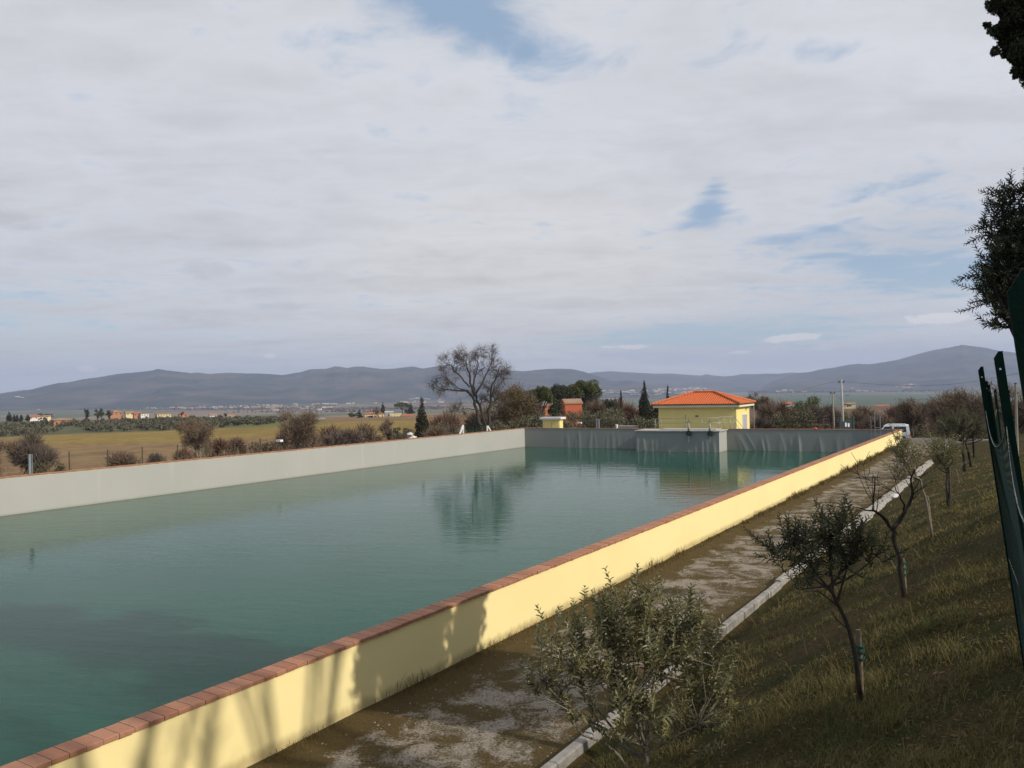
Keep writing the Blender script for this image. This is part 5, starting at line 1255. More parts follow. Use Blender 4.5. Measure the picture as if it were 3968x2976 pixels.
    stake((3508, 2300), (3497, 2165), [(3492, 2178, 0.016), (3493, 2200, 0.018), (3494, 2222, 0.016)], Y, 0.030, 'stake with green ties beside the leafless forked tree')
    # fourth
    rng = np.random.RandomState(34); b = on_bank(3612, 2085); Y = b[1]
    lob = [(P(3500, 1800), (0.42, 0.4, 0.32)), (P(3540, 1760), (0.32, 0.35, 0.32)), (P(3480, 1745), (0.22, 0.25, 0.28)), (P(3480, 1840), (0.28, 0.3, 0.16)), (P(3475, 1712), (0.08, 0.1, 0.22))]
    leafy('young_olive', 'slender young olive with a pale curved stem leaning over the kerb', [b, P(3600, 2010), P(3586, 1930), P(3562, 1862), P(3545, 1832)], lob, 95, 0.070, 0.018, 'leaf_olive_near', 'bark_pale', rng, YOG, 0.035, (0.2, 0.42), 0.8, gap=0.034)
    stake((3612, 2080), (3591, 1922), [(3590, 1940, 0.013)], Y, 0.035, 'stake with one green tie against the pale curved stem')
    # fifth
    rng = np.random.RandomState(35); b = on_bank(3676, 1958); Y = b[1]
    lob = [(P(3660, 1770), (0.62, 0.55, 0.40)), (P(3625, 1735), (0.35, 0.4, 0.26)), (P(3690, 1740), (0.30, 0.4, 0.30)), (P(3655, 1800), (0.4, 0.4, 0.16))]
    leafy('young_olive', 'upright young olive with two thin stems in the middle of the row', [b, P(3668, 1900), P(3672, 1812)], lob, 120, 0.085, 0.024, 'leaf_olive_near', 'bark_grey', rng, YOG, 0.045, (0.25, 0.5), 0.8, gap=0.045, extra=[([on_bank(3684, 1956), P(3680, 1880), P(3676, 1815)], 0.035, 0.028)])
    # sixth: the largest of the row
    rng = np.random.RandomState(36); b = on_bank(3738, 1826); Y = b[1]
    lob = [(P(3700, 1660), (0.95, 0.9, 0.62)), (P(3760, 1665), (0.85, 0.8, 0.62)), (P(3665, 1690), (0.65, 0.6, 0.5)), (P(3730, 1630), (0.7, 0.6, 0.4)), (P(3790, 1690), (0.4, 0.5, 0.4))]
    leafy('young_olive', 'largest and leafiest young olive at the far end of the row', [b, P(3735, 1770), P(3733, 1712)], lob, 330, 0.12, 0.036, 'leaf_olive', 'bark_dark', rng, YOG, 0.085, (0.35, 0.7), 0.8, gap=0.06, limbs=10, extra=[([on_bank(3762, 1808), P(3752, 1750), P(3740, 1710)], 0.06, 0.045), ([on_bank(3774, 1770), P(3772, 1730), P(3770, 1690)], 0.05, 0.04)])
    stake((3718, 1872), (3704, 1818), None, Y, 0.03, 'short leaning stake between the two farthest young olives')
bank_trees()

# ------------------------------------------------------------------ trees outside the fence: those at the right edge and those that shade the bank
def edge_trees():
    rng = np.random.RandomState(41)
    Y = 8.0; P = lambda x, y, dy=0.0: at(x, y, Y + dy)
    c = P(4040, 1000); gx, gy = c[0] + 0.25, c[1] + 0.1
    b = np.array([gx, gy, float(bank_z(np.array([gx, gy, 0]) @ U, np.array([gx, gy, 0]) @ V))])
    lob = [(P(3975, 1000), (0.40, 0.5, 0.55)), (P(3905, 1120), (0.30, 0.35, 0.28)), (P(3850, 1060), (0.20, 0.3, 0.24)), (P(3870, 880, .1), (0.20, 0.25, 0.22)), (P(3930, 790, .2), (0.20, 0.25, 0.24)), (P(3990, 760), (0.22, 0.3, 0.28)), (P(3860, 1170, 0), (0.18, 0.2, 0.14)), (P(3900, 1245, 0), (0.16, 0.2, 0.16)), (P(4080, 980, .2), (0.55, 0.6, 0.75)), (P(4200, 1050, .3), (0.5, 0.6, 0.7)), (P(3930, 960, 0), (0.25, 0.3, 0.35)), (P(3960, 1230), (0.28, 0.3, 0.25))]
    leafy('olive_tree', 'dark olive crown against the sky at the right edge behind the nearest post', [b, b * 0.5 + c * 0.5 - Z3 * 0.6, c - Z3 * 0.5], lob, 800, 0.062, 0.0135, 'leaf_olive_dark', 'bark_dark', rng, None, 0.09, (0.14, 0.28), 0.35, gap=0.017, limbs=16, cat='olive')
    # cypress overhanging the top right corner
    rng = np.random.RandomState(42)
    ax = np.array([6.98, 8.73, 0]); gb = float(bank_z(ax @ U, ax @ V))
    o = thing('cypress_tree', (ax[0], ax[1], gb), 'black cypress boughs hanging into the top right corner of the sky', 'cypress')
    lob = []
    for k in range(150):
        z = gb + 2.4 + (12.4 - gb) * rng.rand() ** 1.25; a = rng.uniform(0, 6.283); q = 1.0 if z > 8.4 else 0.86
        q *= min(1, (15.6 - z) / 3.0)
        rr = rng.rand() ** 0.5 * q; lob.append((ax + U * math.cos(a) * rr * 1.8 + V * math.sin(a) * rr * 0.75 + Z3 * z, (0.42, 0.42, 0.5)))
    m = MB(); cloud(m, rng, lob, 60000, 0.17, 0.5, 0.3)
    fine = []
    YY = 8.0
    # boughs that reach into view
    for x, y, r in ((3870, 10, .12), (3920, 15, .14), (3965, 20, .16), (4010, 60, .25), (3895, 30, .06), (3930, 70, .10), (3960, 90, .10), (3905, 118, .09), (3870, 122, .075), (3845, 118, .05), (3826, 100, .035), (3818, 92, .02), (3890, 85, .045), (3886, 66, .03), (3930, 140, .14), (3965, 150, .16), (3895, 160, .07), (3935, 190, .11), (3970, 200, .14), (3856, 192, .035), (3852, 205, .035), (3868, 200, .03), (3900, 205, .06), (3925, 226, .05), (3958, 225, .05), (3945, 258, .055), (3930, 275, .035), (3955, 285, .045), (3975, 270, .08), (3935, 296, .03), (4050, 180, .3), (4040, 280, .2)):
        fine.append((at(x, y, YY + rng.uniform(-.2, .2)), (r * 1.05, r * 1.05, r)))
    m2 = MB(); cloud(m2, rng, fine, 46000, 0.030, 0.55, 0.15)
    m.build('crown', M['leaf_cypress'], o); m2.build('bough', M['leaf_cypress'], o)
    m = MB(); m.tube([ax + Z3 * (gb - 0.3), ax + Z3 * 13], [0.22, 0.05], 9)
    for x, y in ((3900, 130), (3935, 200), (3930, 40)): m.tube(np.array([ax + Z3 * (at(x, y, YY)[2] - 0.4), at(x + 90, y + 10, YY), at(x, y, YY)]), [0.05, 0.03, 0.008], 5)
    m.build('trunk', M['bark_dark'], o)
    def shade(t, d, z0, z1, rad, nl, nleaf, size, label, seed, lr=(0.5, 0.9)):
        rng = np.random.RandomState(seed); g = float(bank_z(t, d)); b = W(t, d, g)
        o = thing('evergreen_tree', tuple(b), label, 'tree')
        lob = []
        for k in range(nl):
            q = unit(1, rng)[0]; p = W(t, d, (z0 + z1) / 2) + q * np.array([rad, rad, (z1 - z0) / 2]) * rng.rand() ** 0.4 * 0.85
            lob.append((p, (rng.uniform(*lr), rng.uniform(*lr), rng.uniform(*lr) * 0.8)))
        m = MB(); cloud(m, rng, lob, nleaf, size, 0.5, 0.2); m.build('crown', M['leaf_dark'], o)
        m = MB(); m.tube([b - Z3 * 0.3, b + Z3 * (z1 - g) * 0.8], [0.2, 0.06], 8)
        for l in lob[:14]: m.tube(np.array([b + Z3 * ((z0 + z1) / 2 - g - 1.0), (b + Z3 * ((z0 + z1) / 2 - g) + l[0]) / 2, l[0]]), [0.06, 0.045, 0.02], 5, cap=False)
        m.build('trunk', M['bark_dark'], o)
    shade(14.2, -7.5, 4.2, 8.1, 2.0, 26, 9000, 0.22, 'dense evergreen outside the fence shading the middle of the bank', 51)
    shade(17.6, -5.6, 3.6, 6.0, 1.5, 16, 4500, 0.22, 'low evergreen outside the fence shading the upper bank', 52)
    shade(8.6, -6.8, 3.4, 6.3, 2.2, 18, 5000, 0.22, 'evergreen outside the fence shading the young olives', 53)
    shade(6.2, -5.2, 3.4, 7.0, 2.1, 24, 9000, 0.22, 'bushy evergreen outside the fence shading the foot of the young olives', 58)
    shade(2.5, -7.2, 4.4, 8.8, 2.6, 18, 4500, 0.22, 'evergreen outside the fence shading the nearest turf', 54)
    def tall_bare(t, d, H, label, seed, z0=4.5, z1=8.5):
        rng = np.random.RandomState(seed); g = float(bank_z(t, d)); b = W(t, d, g)
        o = thing('bare_tree', tuple(b), label, 'tree')
        m = MB(); m.tube(bend(rng, b - Z3 * 0.3, Z3, z1 + 1, 6, 0.02, 0.05), np.linspace(0.13, 0.085, 7), 9)
        for k in range(9):
            q = b + Z3 * rng.uniform(z0, z1); a = rng.uniform(0, 6.283)
            dv = norm(np.array([math.cos(a), math.sin(a), 0]) * 0.34 + Z3); pts = bend(rng, q, dv, H - (z0 + z1) / 2, 8, 0.05, 0.03)
            m.tube(pts, np.linspace(0.065, 0.02, 9), 6, cap=False)
            for j in range(5):
                i = rng.randint(2, 8); e = []; grow(m, rng, pts[i], norm(pts[i + 1] - pts[i] + unit(1, rng)[0] * 0.5), rng.uniform(1.0, 2.2), 0.045, 1, e, (3, 5), 0.1, 0.06, 0.6, 0.7, 0.01, 5)
        m.build('trunk', M['bark_grey'], o)
    tall_bare(1.6, -11.5, 17, 'tall leafless tree outside the fence striping the nearest stretch of the yellow wall', 55)
    tall_bare(3.9, -12.5, 18, 'tall leafless tree outside the fence striping the middle of the dappled wall', 56)
    tall_bare(5.2, -14.5, 20, 'tall leafless tree outside the fence beside the cypress', 57, 7.0, 10.0)
    tall_bare(7.7, -15.5, 21, 'tallest leafless tree outside the fence behind the cypress', 59, 7.5, 10.5)
edge_trees()

# ------------------------------------------------------------------ green wire fence at the right
def wire_fence():
    o = thing('wire_mesh_fence', tuple(W(3, 0.15, 2.3)), 'dark green angle iron posts with sagging green wire mesh along the top of the bank', 'fence')
    posts = [(3950, 1050, 1.22, 1.0), (3866, 1362, 3.9, 1.0), (3799, 1421, 6.6, 1.0), (3819, 1477, 9.3, 1.0), (3830, 1490, 12.0, 1.0), (3855, 1507, 14.5, .7), (3907, 1513, 15.0, .4)]
    tops = []; foots = []
    for i, (px, py, Y, ln) in enumerate(posts):
        tp = at(px, py, Y)
        lean = norm(np.array([0, 0, -1.0]) + np.array([0.90, -0.30, 0]) * 0.118 * ln)
        ft = tp + lean * 2.75
        tops.append(tp); foots.append(ft)
        ax = -lean; fx = norm(np.cross(ax, np.array([-0.35, -0.94, 0.0]))); fy = np.cross(ax, fx)
        if fx[0] < 0: fx = -fx
        m = MB(); w = 0.0205; th = 0.0025
        # flange facing the path, with a drilled hole below the cut top
        h = tp - ax * 0.085
        L = np.linalg.norm(tp - ft)
        def fl(u0, u1, z0, z1): m.box(h + fx * (u0 + u1) / 2 + ax * (z0 + z1) / 2, ((u1 - u0) / 2, th, (z1 - z0) / 2), (fx, fy, ax))
        fl(-w, -0.0045, -0.0045, 0.0045); fl(0.0045, w, -0.0045, 0.0045); fl(-w, w, 0.0045, 0.055); fl(-w, w, -L + 0.085, -0.0045)
        z0 = h + ax * 0.055
        m.poly_prism([z0 - fx * w - fy * th, z0 + fx * w - fy * th, z0 + fx * w + ax * 0.03 - fy * th, z0 + fx * 0.002 + ax * 0.03 - fy * th], fy * 2 * th)
        m.box(h + fx * (w - th) + fy * 0.020 - ax * (L / 2 - 0.07), (th, 0.019, L / 2 - 0.02), (fx, fy, ax))
        m.build('post', M['green_metal'], o)
    # chain-link between the posts, hanging slack
    mm = MB(); wi = MB()
    rng = np.random.RandomState(3)
    for i in range(len(posts) - 1):
        a0 = tops[i] + (foots[i] - tops[i]) * 0.13; a1 = foots[i]; b0 = tops[i + 1] + (foots[i + 1] - tops[i + 1]) * 0.13; b1 = foots[i + 1]
        Lg = np.linalg.norm(b0 - a0); sag = 0.055 * Lg
        def pt(u, v_):
            top = a0 * (1 - u) + b0 * u - Z3 * sag * 4 * u * (1 - u); bot = a1 * (1 - u) + b1 * u
            return top * (1 - v_) + bot * v_ + np.array([0.05 * math.sin(u * 3.1) * math.sin(v_ * 3.1), 0.02, 0])
        cell = 0.072 if i < 3 else 0.10; Hh = 2.3; nd = int((Lg + Hh) / cell)
        rad = 0.0013 if i < 2 else 0.0025
        for k in range(nd):
            for sg in (0, 1):
                s0 = -Hh + k * cell
                us = [s0 + Hh * f for f in (0, 0.25, 0.5, 0.75, 1)]
                seg = [(u, f) for u, f in zip(us, (0, .25, .5, .75, 1))]
                pts = []
                # clip the diagonal to the panel
                f0 = max(0.0, (0 - s0) / Hh); f1 = min(1.0, (Lg - s0) / Hh)
                if f1 - f0 < 0.02: continue
                for f in np.linspace(f0, f1, 4):
                    u = (s0 + Hh * f) / Lg; vv = f if sg == 0 else 1 - f
                    pts.append(pt(min(max(u, 0), 1), vv))
                mm.tube(pts, rad, 3, cap=False)
        for v_, ex in ((0.0, 1.0), (0.5, 1.0), (1.0, .3)):
            us = np.linspace(0, 1, 13); wi.tube([pt(u, v_) - Z3 * 0.02 * math.sin(u * 3.14) * ex for u in us], 0.0018 if i < 3 else 0.003, 5, cap=False)
    mm.build('mesh', M['green_mesh'], o); wi.build('tension_wire', M['wire'], o)
wire_fence()

# ------------------------------------------------------------------ things along the walls
def bits():
    # wire fence of thin posts beyond the left wall
    o = thing('field_fence', tuple(W(40, 47.6, -1.6)), 'thin dark fence posts strung with wire along the field beyond the left wall', 'fence')
    tops = []
    def on_d(x, y, d_):
        d = ray(x, y); k = ((V * d_ - CAM) @ V) / (d @ V); return CAM + d * k
    for x, y in ((268, 1750), (417, 1742), (551, 1732), (688, 1722), (802, 1713), (910, 1707), (1009, 1699), (1192, 1703), (1290, 1690)):
        tp = on_d(x, y, 47.6); b = tp.copy(); b[2] = float(ground_z(tp[0], tp[1])) - 0.2
        m = MB(); m.bar(b, tp, 0.055); m.build('post', M['rust_post'], o); tops.append(tp)
    m = MB()
    for dz in (0.15, 0.6, 1.05): m.tube([t - Z3 * dz for t in tops], 0.0018, 4)
    m.build('wire', M['wire'], o)
    tp = on_d(116, 1760, 45.2); b = tp.copy(); b[2] = -1.7
    p = thing('steel_post', tuple(b), 'stout grey steel post at the left edge behind the far left wall', 'post')
    m = MB(); m.box((tp + b) / 2, (0.075, 0.02, (tp[2] - b[2]) / 2), (U, V, Z3)); m.box((tp + b) / 2 + U * 0.065 - V * 0.06, (0.012, 0.055, (tp[2] - b[2]) / 2), (U, V, Z3)); m.build('profile', M['post_grey'], p)
    m = MB(); m.box(b + Z3 * 0.05, (0.16, 0.16, 0.05), (U, V, Z3)); m.build('base_plate', M['concrete'], p)
    def post_lamp(P0, h, label, w=0.28):
        p = thing('flood_lamp', tuple(P0 - Z3 * h), label, 'lamp')
        m = MB(); m.tube([P0 - Z3 * h, P0], 0.035, 6); m.build('pole', M['rust_post'], p)
        m = MB(); m.box(P0 + Z3 * 0.04, (w, 0.14, 0.075), (E, Q, Z3)); m.box(P0 - Q * 0.12 + Z3 * 0.01, (w * 0.9, 0.02, 0.05), (E, Q, Z3)); m.build('lamp_head', M['white'], p)
    post_lamp(on_d(1083, 1710, 46.0), 2.6, 'white lamp box on a short pole left of the ivied bare tree', 0.22)
    post_lamp(fw_px(2246, 1640, 1.5)[2], 1.6, 'white lamp head on a short pole right of the kiosk', 0.2)
    # gate of green mesh with white struts
    g0 = on_d(1795, 1646, 45.4); g1 = on_d(1888, 1649, 45.4)
    ga = thing('mesh_gate', tuple((g0 + g1) / 2 * np.array([1, 1, 0]) + Z3 * -1.2), 'green mesh gate between white braced posts behind the left wall', 'gate')
    for g, e_ in ((g0, on_d(1781, 1684, 45.4)), (g1, on_d(1903, 1674, 45.4))):
        m = MB(); bb = g.copy(); bb[2] = -1.3; m.bar(bb, g, 0.15); m.build('post', M['white'], ga)
        m = MB(); dr = e_ - g; m.bar(g + dr * 0.1, g + dr * (2.4 / max(0.1, -dr[2])), 0.12); m.build('strut', M['white'], ga)
    m = MB()
    nb = 26
    for k in range(nb + 1):
        f = k / nb; t = g0 * (1 - f) + g1 * f; m.bar(t + Z3 * (-2.2), t + Z3 * -0.02, 0.022)
    for k in range(12):
        z = -0.03 - k * 0.2; m.bar(g0 + Z3 * z, g1 + Z3 * z, 0.022)
    m.build('mesh', M['green_mesh'], ga)
    m = MB(); f = 0.46; t = g0 * (1 - f) + g1 * f; m.bar(t - Z3 * 2.2, t + Z3 * 0.03, 0.07); m.bar(g0 + Z3 * 0.0, g1 + Z3 * 0.0, 0.05); m.build('frame', M['green_metal'], ga)
    # pair of grey posts, pipe cap, red cap, small boxes by the end wall
    for px, lab in ((2312, 'left one of the two grey posts behind the end wall'), (2320.5, 'right one of the two grey posts behind the end wall')):
        _, z, P0 = fw_px(px, 1624 + (px > 2315) * 2, 2.2); b = P0.copy(); b[2] = -0.5; p = thing('grey_post', tuple(b), lab, 'post', 'grey posts behind the end wall')
        m = MB(); m.box((P0 + b) / 2, (0.07, 0.07, (P0[2] - b[2]) / 2), (E, Q, Z3)); m.build('shaft', M['galv'], p)
        m = MB(); m.box(P0 + Z3 * 0.02, (0.08, 0.08, 0.02), (E, Q, Z3)); m.build('cap', M['galv'], p)
    _, z, P0 = fw_px(2390, 1645, 1.0); b = P0.copy(); b[2] = 0.3
    p = thing('vent_pipe', tuple(b), 'short white pipe cap standing behind the end wall', 'pipe')
    m = MB(); m.tube([b, P0 - Z3 * 0.05, P0], [0.10, 0.10, 0.09], 10); m.tube([P0 - Z3 * 0.14, P0 + E * 0.02], [0.13, 0.12], 10); m.build('pipe', M['white'], p, smooth=False)
    _, z, P0 = fw_px(3160, 1661, 0.13); P0[2] = 1.085
    m = MB(); m.tube([P0, P0 + Z3 * 0.05, P0 + Z3 * 0.10, P0 + Z3 * 0.13], [0.19, 0.17, 0.10, 0.04], 12); m.tube([P0 + Z3 * 0.12, P0 + Z3 * 0.17], 0.025, 6)
    tag(m.build('red_cap', M['red'], org=P0, smooth=True), 'small bright red cap lying on the end wall coping', 'cap')
    _, z, P0 = fw_px(2264, 1652, 2.0); b = P0.copy(); b[2] = -0.2
    m = MB(); m.box((P0 + b) / 2, (0.12, 0.10, (P0[2] - b[2]) / 2), (E, Q, Z3)); m.box(P0 + Z3 * 0.02, (0.14, 0.12, 0.03), (E, Q, Z3)); tag(m.build('junction_box', M['rust_post'], org=b), 'small dark junction box behind the end wall right of the lamp head', 'box')
    # pale slabs seen below the olives near the vent pipe
    P0 = at(2435, 1654, 88); m = MB(); m.box(P0 - Z3 * 0.5, (1.0, 0.4, 0.55), (E, Q, Z3)); m.box(P0 + Z3 * 0.08, (1.05, 0.45, 0.04), (E, Q, Z3)); tag(m.build('concrete_slab', M['concrete'], org=P0), 'pale concrete slab under the olives right of the vent pipe', 'slab')
    P0 = at(1590, 1684, 90); m = MB(); rock(m, P0, 0.45, np.random.RandomState(2)); rock(m, P0 - Z3 * 0.4 + U * 0.3, 0.5, np.random.RandomState(6)); tag(m.build('white_rock', M['stone_white'], org=P0), 'white boulder beside the ivy covered cypress', 'rock')
    # ladder frame at the right end of the end wall
    q = -0.10
    s0, zt, _ = fw_px(3389, 1606, q); s1, _, _ = fw_px(3410, 1606, q); zb = fw_px(3400, 1690, q)[1]
    la = thing('ladder_frame', tuple(FW((s0 + s1) / 2, q, 1.0)), 'thin metal ladder frame standing over the right end of the end wall', 'ladder')
    for s_ in (s0, s1): m = MB(); m.tube([FW(s_, q, zb - 1.0), FW(s_, q, zt)], 0.028, 6); m.build('upright', M['galv'], la)
    for z in (zt, (zt + zb) / 2 - 0.2, zb, zb - .35, zb - .7): m = MB(); m.tube([FW(s0, q, z), FW(s1, q, z)], 0.026, 6); m.build('rung', M['galv'], la)
    s_, z2, _ = fw_px(3374, 1612, q)
    hr = thing('hand_pole', tuple(FW(s_, q, 1.0)), 'slim upright pole left of the metal ladder frame', 'pole'); m = MB(); m.tube([FW(s_, q, -0.3), FW(s_, q, z2)], 0.022, 6); m.build('shaft', M['galv'], hr)
    m = MB(); m.box(FW(s_, q + 0.06, 0.9), (0.05, 0.06, 0.02), (E, Q, Z3)); m.build('bracket', M['galv'], hr)
    # notice gate with two white papers
    Yg = 77; P = lambda x, y: at(x, y, Yg)
    a, b = P(3256, 1624), P(3306, 1617); e_ = norm((b - a) * np.array([1, 1, 0])); n_ = np.array([e_[1], -e_[0], 0])
    g = thing('notice_gate', (a[0], a[1], -1.0), 'dark grey sheet gate with two white notices behind the end wall', 'gate')
    for c in (a, b): m = MB(); bb = c.copy(); bb[2] = -1.2; m.bar(bb, c + Z3 * 0.12, 0.17); m.build('post', M['gate_dark'], g)
    m = MB(); z0 = -1.0; a2, b2 = a + e_ * 0.1, b - e_ * 0.1
    m.poly_prism([np.array([a2[0], a2[1], z0]), np.array([b2[0], b2[1], z0]), b2 - Z3 * 0.15, a2 - Z3 * 0.25], n_ * 0.04); m.build('panel', M['gate_dark'], g)
    for (x0, y0, x1, y1) in ((3273, 1638, 3280, 1653), (3283.5, 1640, 3291, 1654)):
        c0, c1 = P(x0, y0), P(x1, y1); m = MB(); m.box((c0 + c1) / 2 + n_ * 0.07, (np.linalg.norm((c1 - c0)[:2]) / 2, 0.01, (c0[2] - c1[2]) / 2), (e_, n_, Z3)); m.build('notice', M['white'], g)
    # poles and wires
    def upole(x, y, Y, r, label, mat):
        tp = at(x, y, Y); b = tp.copy(); b[2] = float(ground_z(tp[0], tp[1])); ln = b + np.array([0.10, 0, -0.3])
        o = thing('utility_pole', tuple(b), label, 'pole', 'utility poles behind the end wall')
        m = MB(); m.tube([ln, (ln + tp) / 2, tp], [r * 1.35, r * 1.15, r * 0.8], 9); m.build('shaft', M[mat], o, smooth=True)
        m = MB(); m.bar(tp - Z3 * 0.35 - E * 0.28, tp - Z3 * 0.35 + E * 0.28, 0.07)
        for s_ in (-.24, .24): m.tube([tp - Z3 * 0.32 + E * s_, tp - Z3 * 0.15 + E * s_], [0.05, 0.03], 6)
        m.build('insulator', M['dark'], o); return tp
    t1 = upole(3260, 1469, 85, 0.115, 'taller pale concrete pole right of the dark pine clump', 'pole_concrete')
    t2 = upole(3226, 1512, 95, 0.10, 'shorter weathered wooden pole left of the taller concrete pole', 'pole_wood')
    m = MB()
    def cat(pts, r):
        p = np.array(pts); t = np.linspace(0, len(p) - 1, 24)
        # smooth through the measured points
        out = []
        for k in range(3): out.append(np.polyval(np.polyfit(np.arange(len(p)), p[:, k], min(3, len(p) - 1)), t))
        m.tube(np.stack(out, -1), r, 4)
    cat([t1 - Z3 * 0.15, at(3180, 1491, 120), at(3110, 1512, 165)], 0.012)
    cat([t1 - Z3 * 0.2, at(3400, 1493, 76), at(3560, 1495, 68), at(3700, 1484, 61), at(3793, 1474, 56), at(3933, 1452, 49), at(4200, 1395, 40)], 0.008)
    cat([t2 - Z3 * 0.2, (t1 + t2) / 2 - Z3 * 1.3, t1 - Z3 * 2.2], 0.018)
    tag(m.build('power_line', M['dark'], org=t1), 'thin power line strung from the concrete pole across the hills', 'wire')
    tp = at(3935, 1487, 32); b = tp.copy(); b[2] = -0.2
    p = thing('wooden_pole', tuple(b), 'thin bare wooden pole behind the green fence at the right edge', 'pole'); m = MB(); m.tube([b, (b + tp) / 2 + U * 0.02, tp], [0.06, 0.055, 0.045], 7); m.build('shaft', M['pole_wood'], p); m = MB(); m.tube([tp - Z3 * .01, tp + Z3 * 0.03], 0.05, 7); m.build('cap', M['dark'], p)
    # road with its kerb at the right end
    m = MB(); m.box(FW(WL + 9.2, 0.6, 0.08), (9.0, 0.16, 0.22), (E, Q, Z3)); tag(m.build('road_kerb', M['concrete']), 'grey concrete edge of the road beyond the grass', 'kerb', kind='structure')
    m = MB(); m.box(FW(WL + 8, 5.4, -0.52), (20, 4.5, 0.06), (E, Q, Z3)); tag(m.build('road', M['asphalt']), 'grey road where the white car is parked', 'road', kind='structure')
bits()

# ------------------------------------------------------------------ parked car
def car():
    zg = -0.46; C0 = at(3444, 1700, 71.5); C0[2] = zg
    fw = -np.array([0.90, -0.436, 0]); lf = np.array([-fw[1], fw[0], 0])
    o = thing('parked_car', tuple(C0), 'small boxy white off-road car with a spare wheel on its back door', 'car')
    g = lambda x, y, z: C0 + fw * x + lf * y + Z3 * z
    near = 1 if (lf @ (CAM - C0)) > 0 else -1
    hw = 0.79
    # lower body with wheel arches
    def arch(cx, r=0.42): return [(cx + r * math.cos(a), 0.36 + r * math.sin(a)) for a in np.linspace(math.pi, 0, 9)]
    side = [(-1.66, 0.45), *arch(-1.08), *arch(1.14)[0:0], ]
    bot = [(-1.66, 0.42)] + [(x, max(z, 0.42)) for x, z in arch(-1.08)] + [(x, max(z, 0.42)) for x, z in arch(1.14)] + [(1.70, 0.45)]
    top = [(1.74, 0.80), (1.68, 0.98), (0.72, 1.04), (-1.68, 1.04)]
    pr = bot + top
    m = MB(); m.poly_prism([g(x, -hw, z) for x, z in pr], lf * 2 * hw); m.build('body', M['car_white'], o)
    # cabin: pillars and roof, tapering upward
    lo = [(-1.68, 1.04), (0.78, 1.04)]; hi = [(-1.60, 1.68), (0.30, 1.68)]
    m = MB(); a = hw - 0.01; b = hw - 0.11
    v = [g(-1.68, -a, 1.035), g(0.80, -a, 1.035), g(0.80, a, 1.035), g(-1.68, a, 1.035), g(-1.60, -b, 1.66), g(0.30, -b, 1.66), g(0.30, b, 1.66), g(-1.60, b, 1.66), g(-1.52, -b + .07, 1.715), g(0.18, -b + .07, 1.715), g(0.18, b - .07, 1.715), g(-1.52, b - .07, 1.715)]
    m.add(v, [[0, 1, 5, 4], [1, 2, 6, 5], [2, 3, 7, 6], [3, 0, 4, 7], [4, 5, 9, 8], [5, 6, 10, 9], [6, 7, 11, 10], [7, 4, 8, 11], [8, 9, 10, 11]]); m.build('cabin', M['car_white'], o)
    for sg in (-1, 1):
        def sp(x, z, out=0.008):
            f = (z - 1.035) / 0.625; y = a + (b - a) * f + out; return g(x, sg * y, z)
        for (x0, x1, xt0, xt1) in ((-0.30, 0.62, -0.30, 0.26), (-1.42, -0.46, -1.38, -0.46)):
            m = MB(); q = [sp(x0, 1.10), sp(x1, 1.10), sp(xt1, 1.57), sp(xt0, 1.57)]; m.poly_prism(q, lf * sg * 0.008); m.build('window', M['dark_glass'], o)
        m = MB(); m.bar(g(-1.35, sg * (b - 0.03), 1.75), g(0.10, sg * (b - 0.03), 1.75), 0.035)
        for x in (-1.3, -0.6, 0.05): m.box(g(x, sg * (b - 0.03), 1.72), (0.03, 0.02, 0.03), (fw, lf, Z3))
        m.build('roof_rail', M['car_white'], o)
        m = MB(); m.box(g(0.66, sg * (hw + 0.09), 1.10), (0.05, 0.09, 0.08), (fw, lf, Z3)); m.build('mirror', M['car_white'], o)
        m = MB(); m.box(g(0.14, sg * (hw + 0.006), 0.76), (0.50, 0.008, 0.26), (fw, lf, Z3)); d = m.build('door', M['car_white'], o); m = MB(); m.box(g(-0.22, sg * (hw + 0.022), 0.93), (0.08, 0.012, 0.018), (fw, lf, Z3)); m.build('handle', M['dark'], d)
        m = MB(); m.box(g(-1.70, sg * (hw - 0.10), 0.84), (0.03, 0.06, 0.15), (fw, lf, Z3)); m.build('tail_lamp', M['red'], o)
        m = MB(); m.tube([g(1.70, sg * 0.55, 0.80), g(1.76, sg * 0.55, 0.80)], 0.11, 10); m.build('headlight', M['white'], o)
        for cx in (-1.08, 1.14):
            c = g(cx, sg * 0.70, 0.36); m = MB(); m.tube([c - lf * 0.11, c - lf * 0.09, c + lf * 0.09, c + lf * 0.11], [0.31, 0.345, 0.345, 0.31], 20); w = m.build('wheel', M['rubber'], o); m = MB(); m.tube([c + lf * sg * 0.10, c + lf * sg * 0.125], [0.20, 0.17], 14); m.build('rim', M['galv'], w)
    m = MB(); m.poly_prism([g(0.76, -0.70, 1.10), g(0.76, 0.70, 1.10), g(0.36, 0.62, 1.60), g(0.36, -0.62, 1.60)], fw * 0.05); m.build('windscreen', M['dark_glass'], o)
    m = MB(); m.poly_prism([g(-1.665, -0.58, 1.12), g(-1.665, 0.58, 1.12), g(-1.615, 0.54, 1.56), g(-1.615, -0.54, 1.56)], -fw * 0.03); m.build('rear_window', M['dark_glass'], o)
    c = g(-1.72, 0.05, 0.98); m = MB(); m.tube([c - fw * 0.0, c - fw * 0.03, c - fw * 0.19, c - fw * 0.22], [0.30, 0.345, 0.345, 0.28], 20); w = m.build('spare_wheel', M['rubber'], o); m = MB(); m.tube([c - fw * 0.215, c - fw * 0.235], [0.20, 0.16], 14); m.build('rim', M['galv'], w)
    for x, s_ in ((-1.74, 1), (1.77, 1)): m = MB(); m.box(g(x, 0, 0.52), (0.07, hw, 0.10), (fw, lf, Z3)); m.build('bumper', M['car_white'] if x < 0 else M['dark'], o)
car()

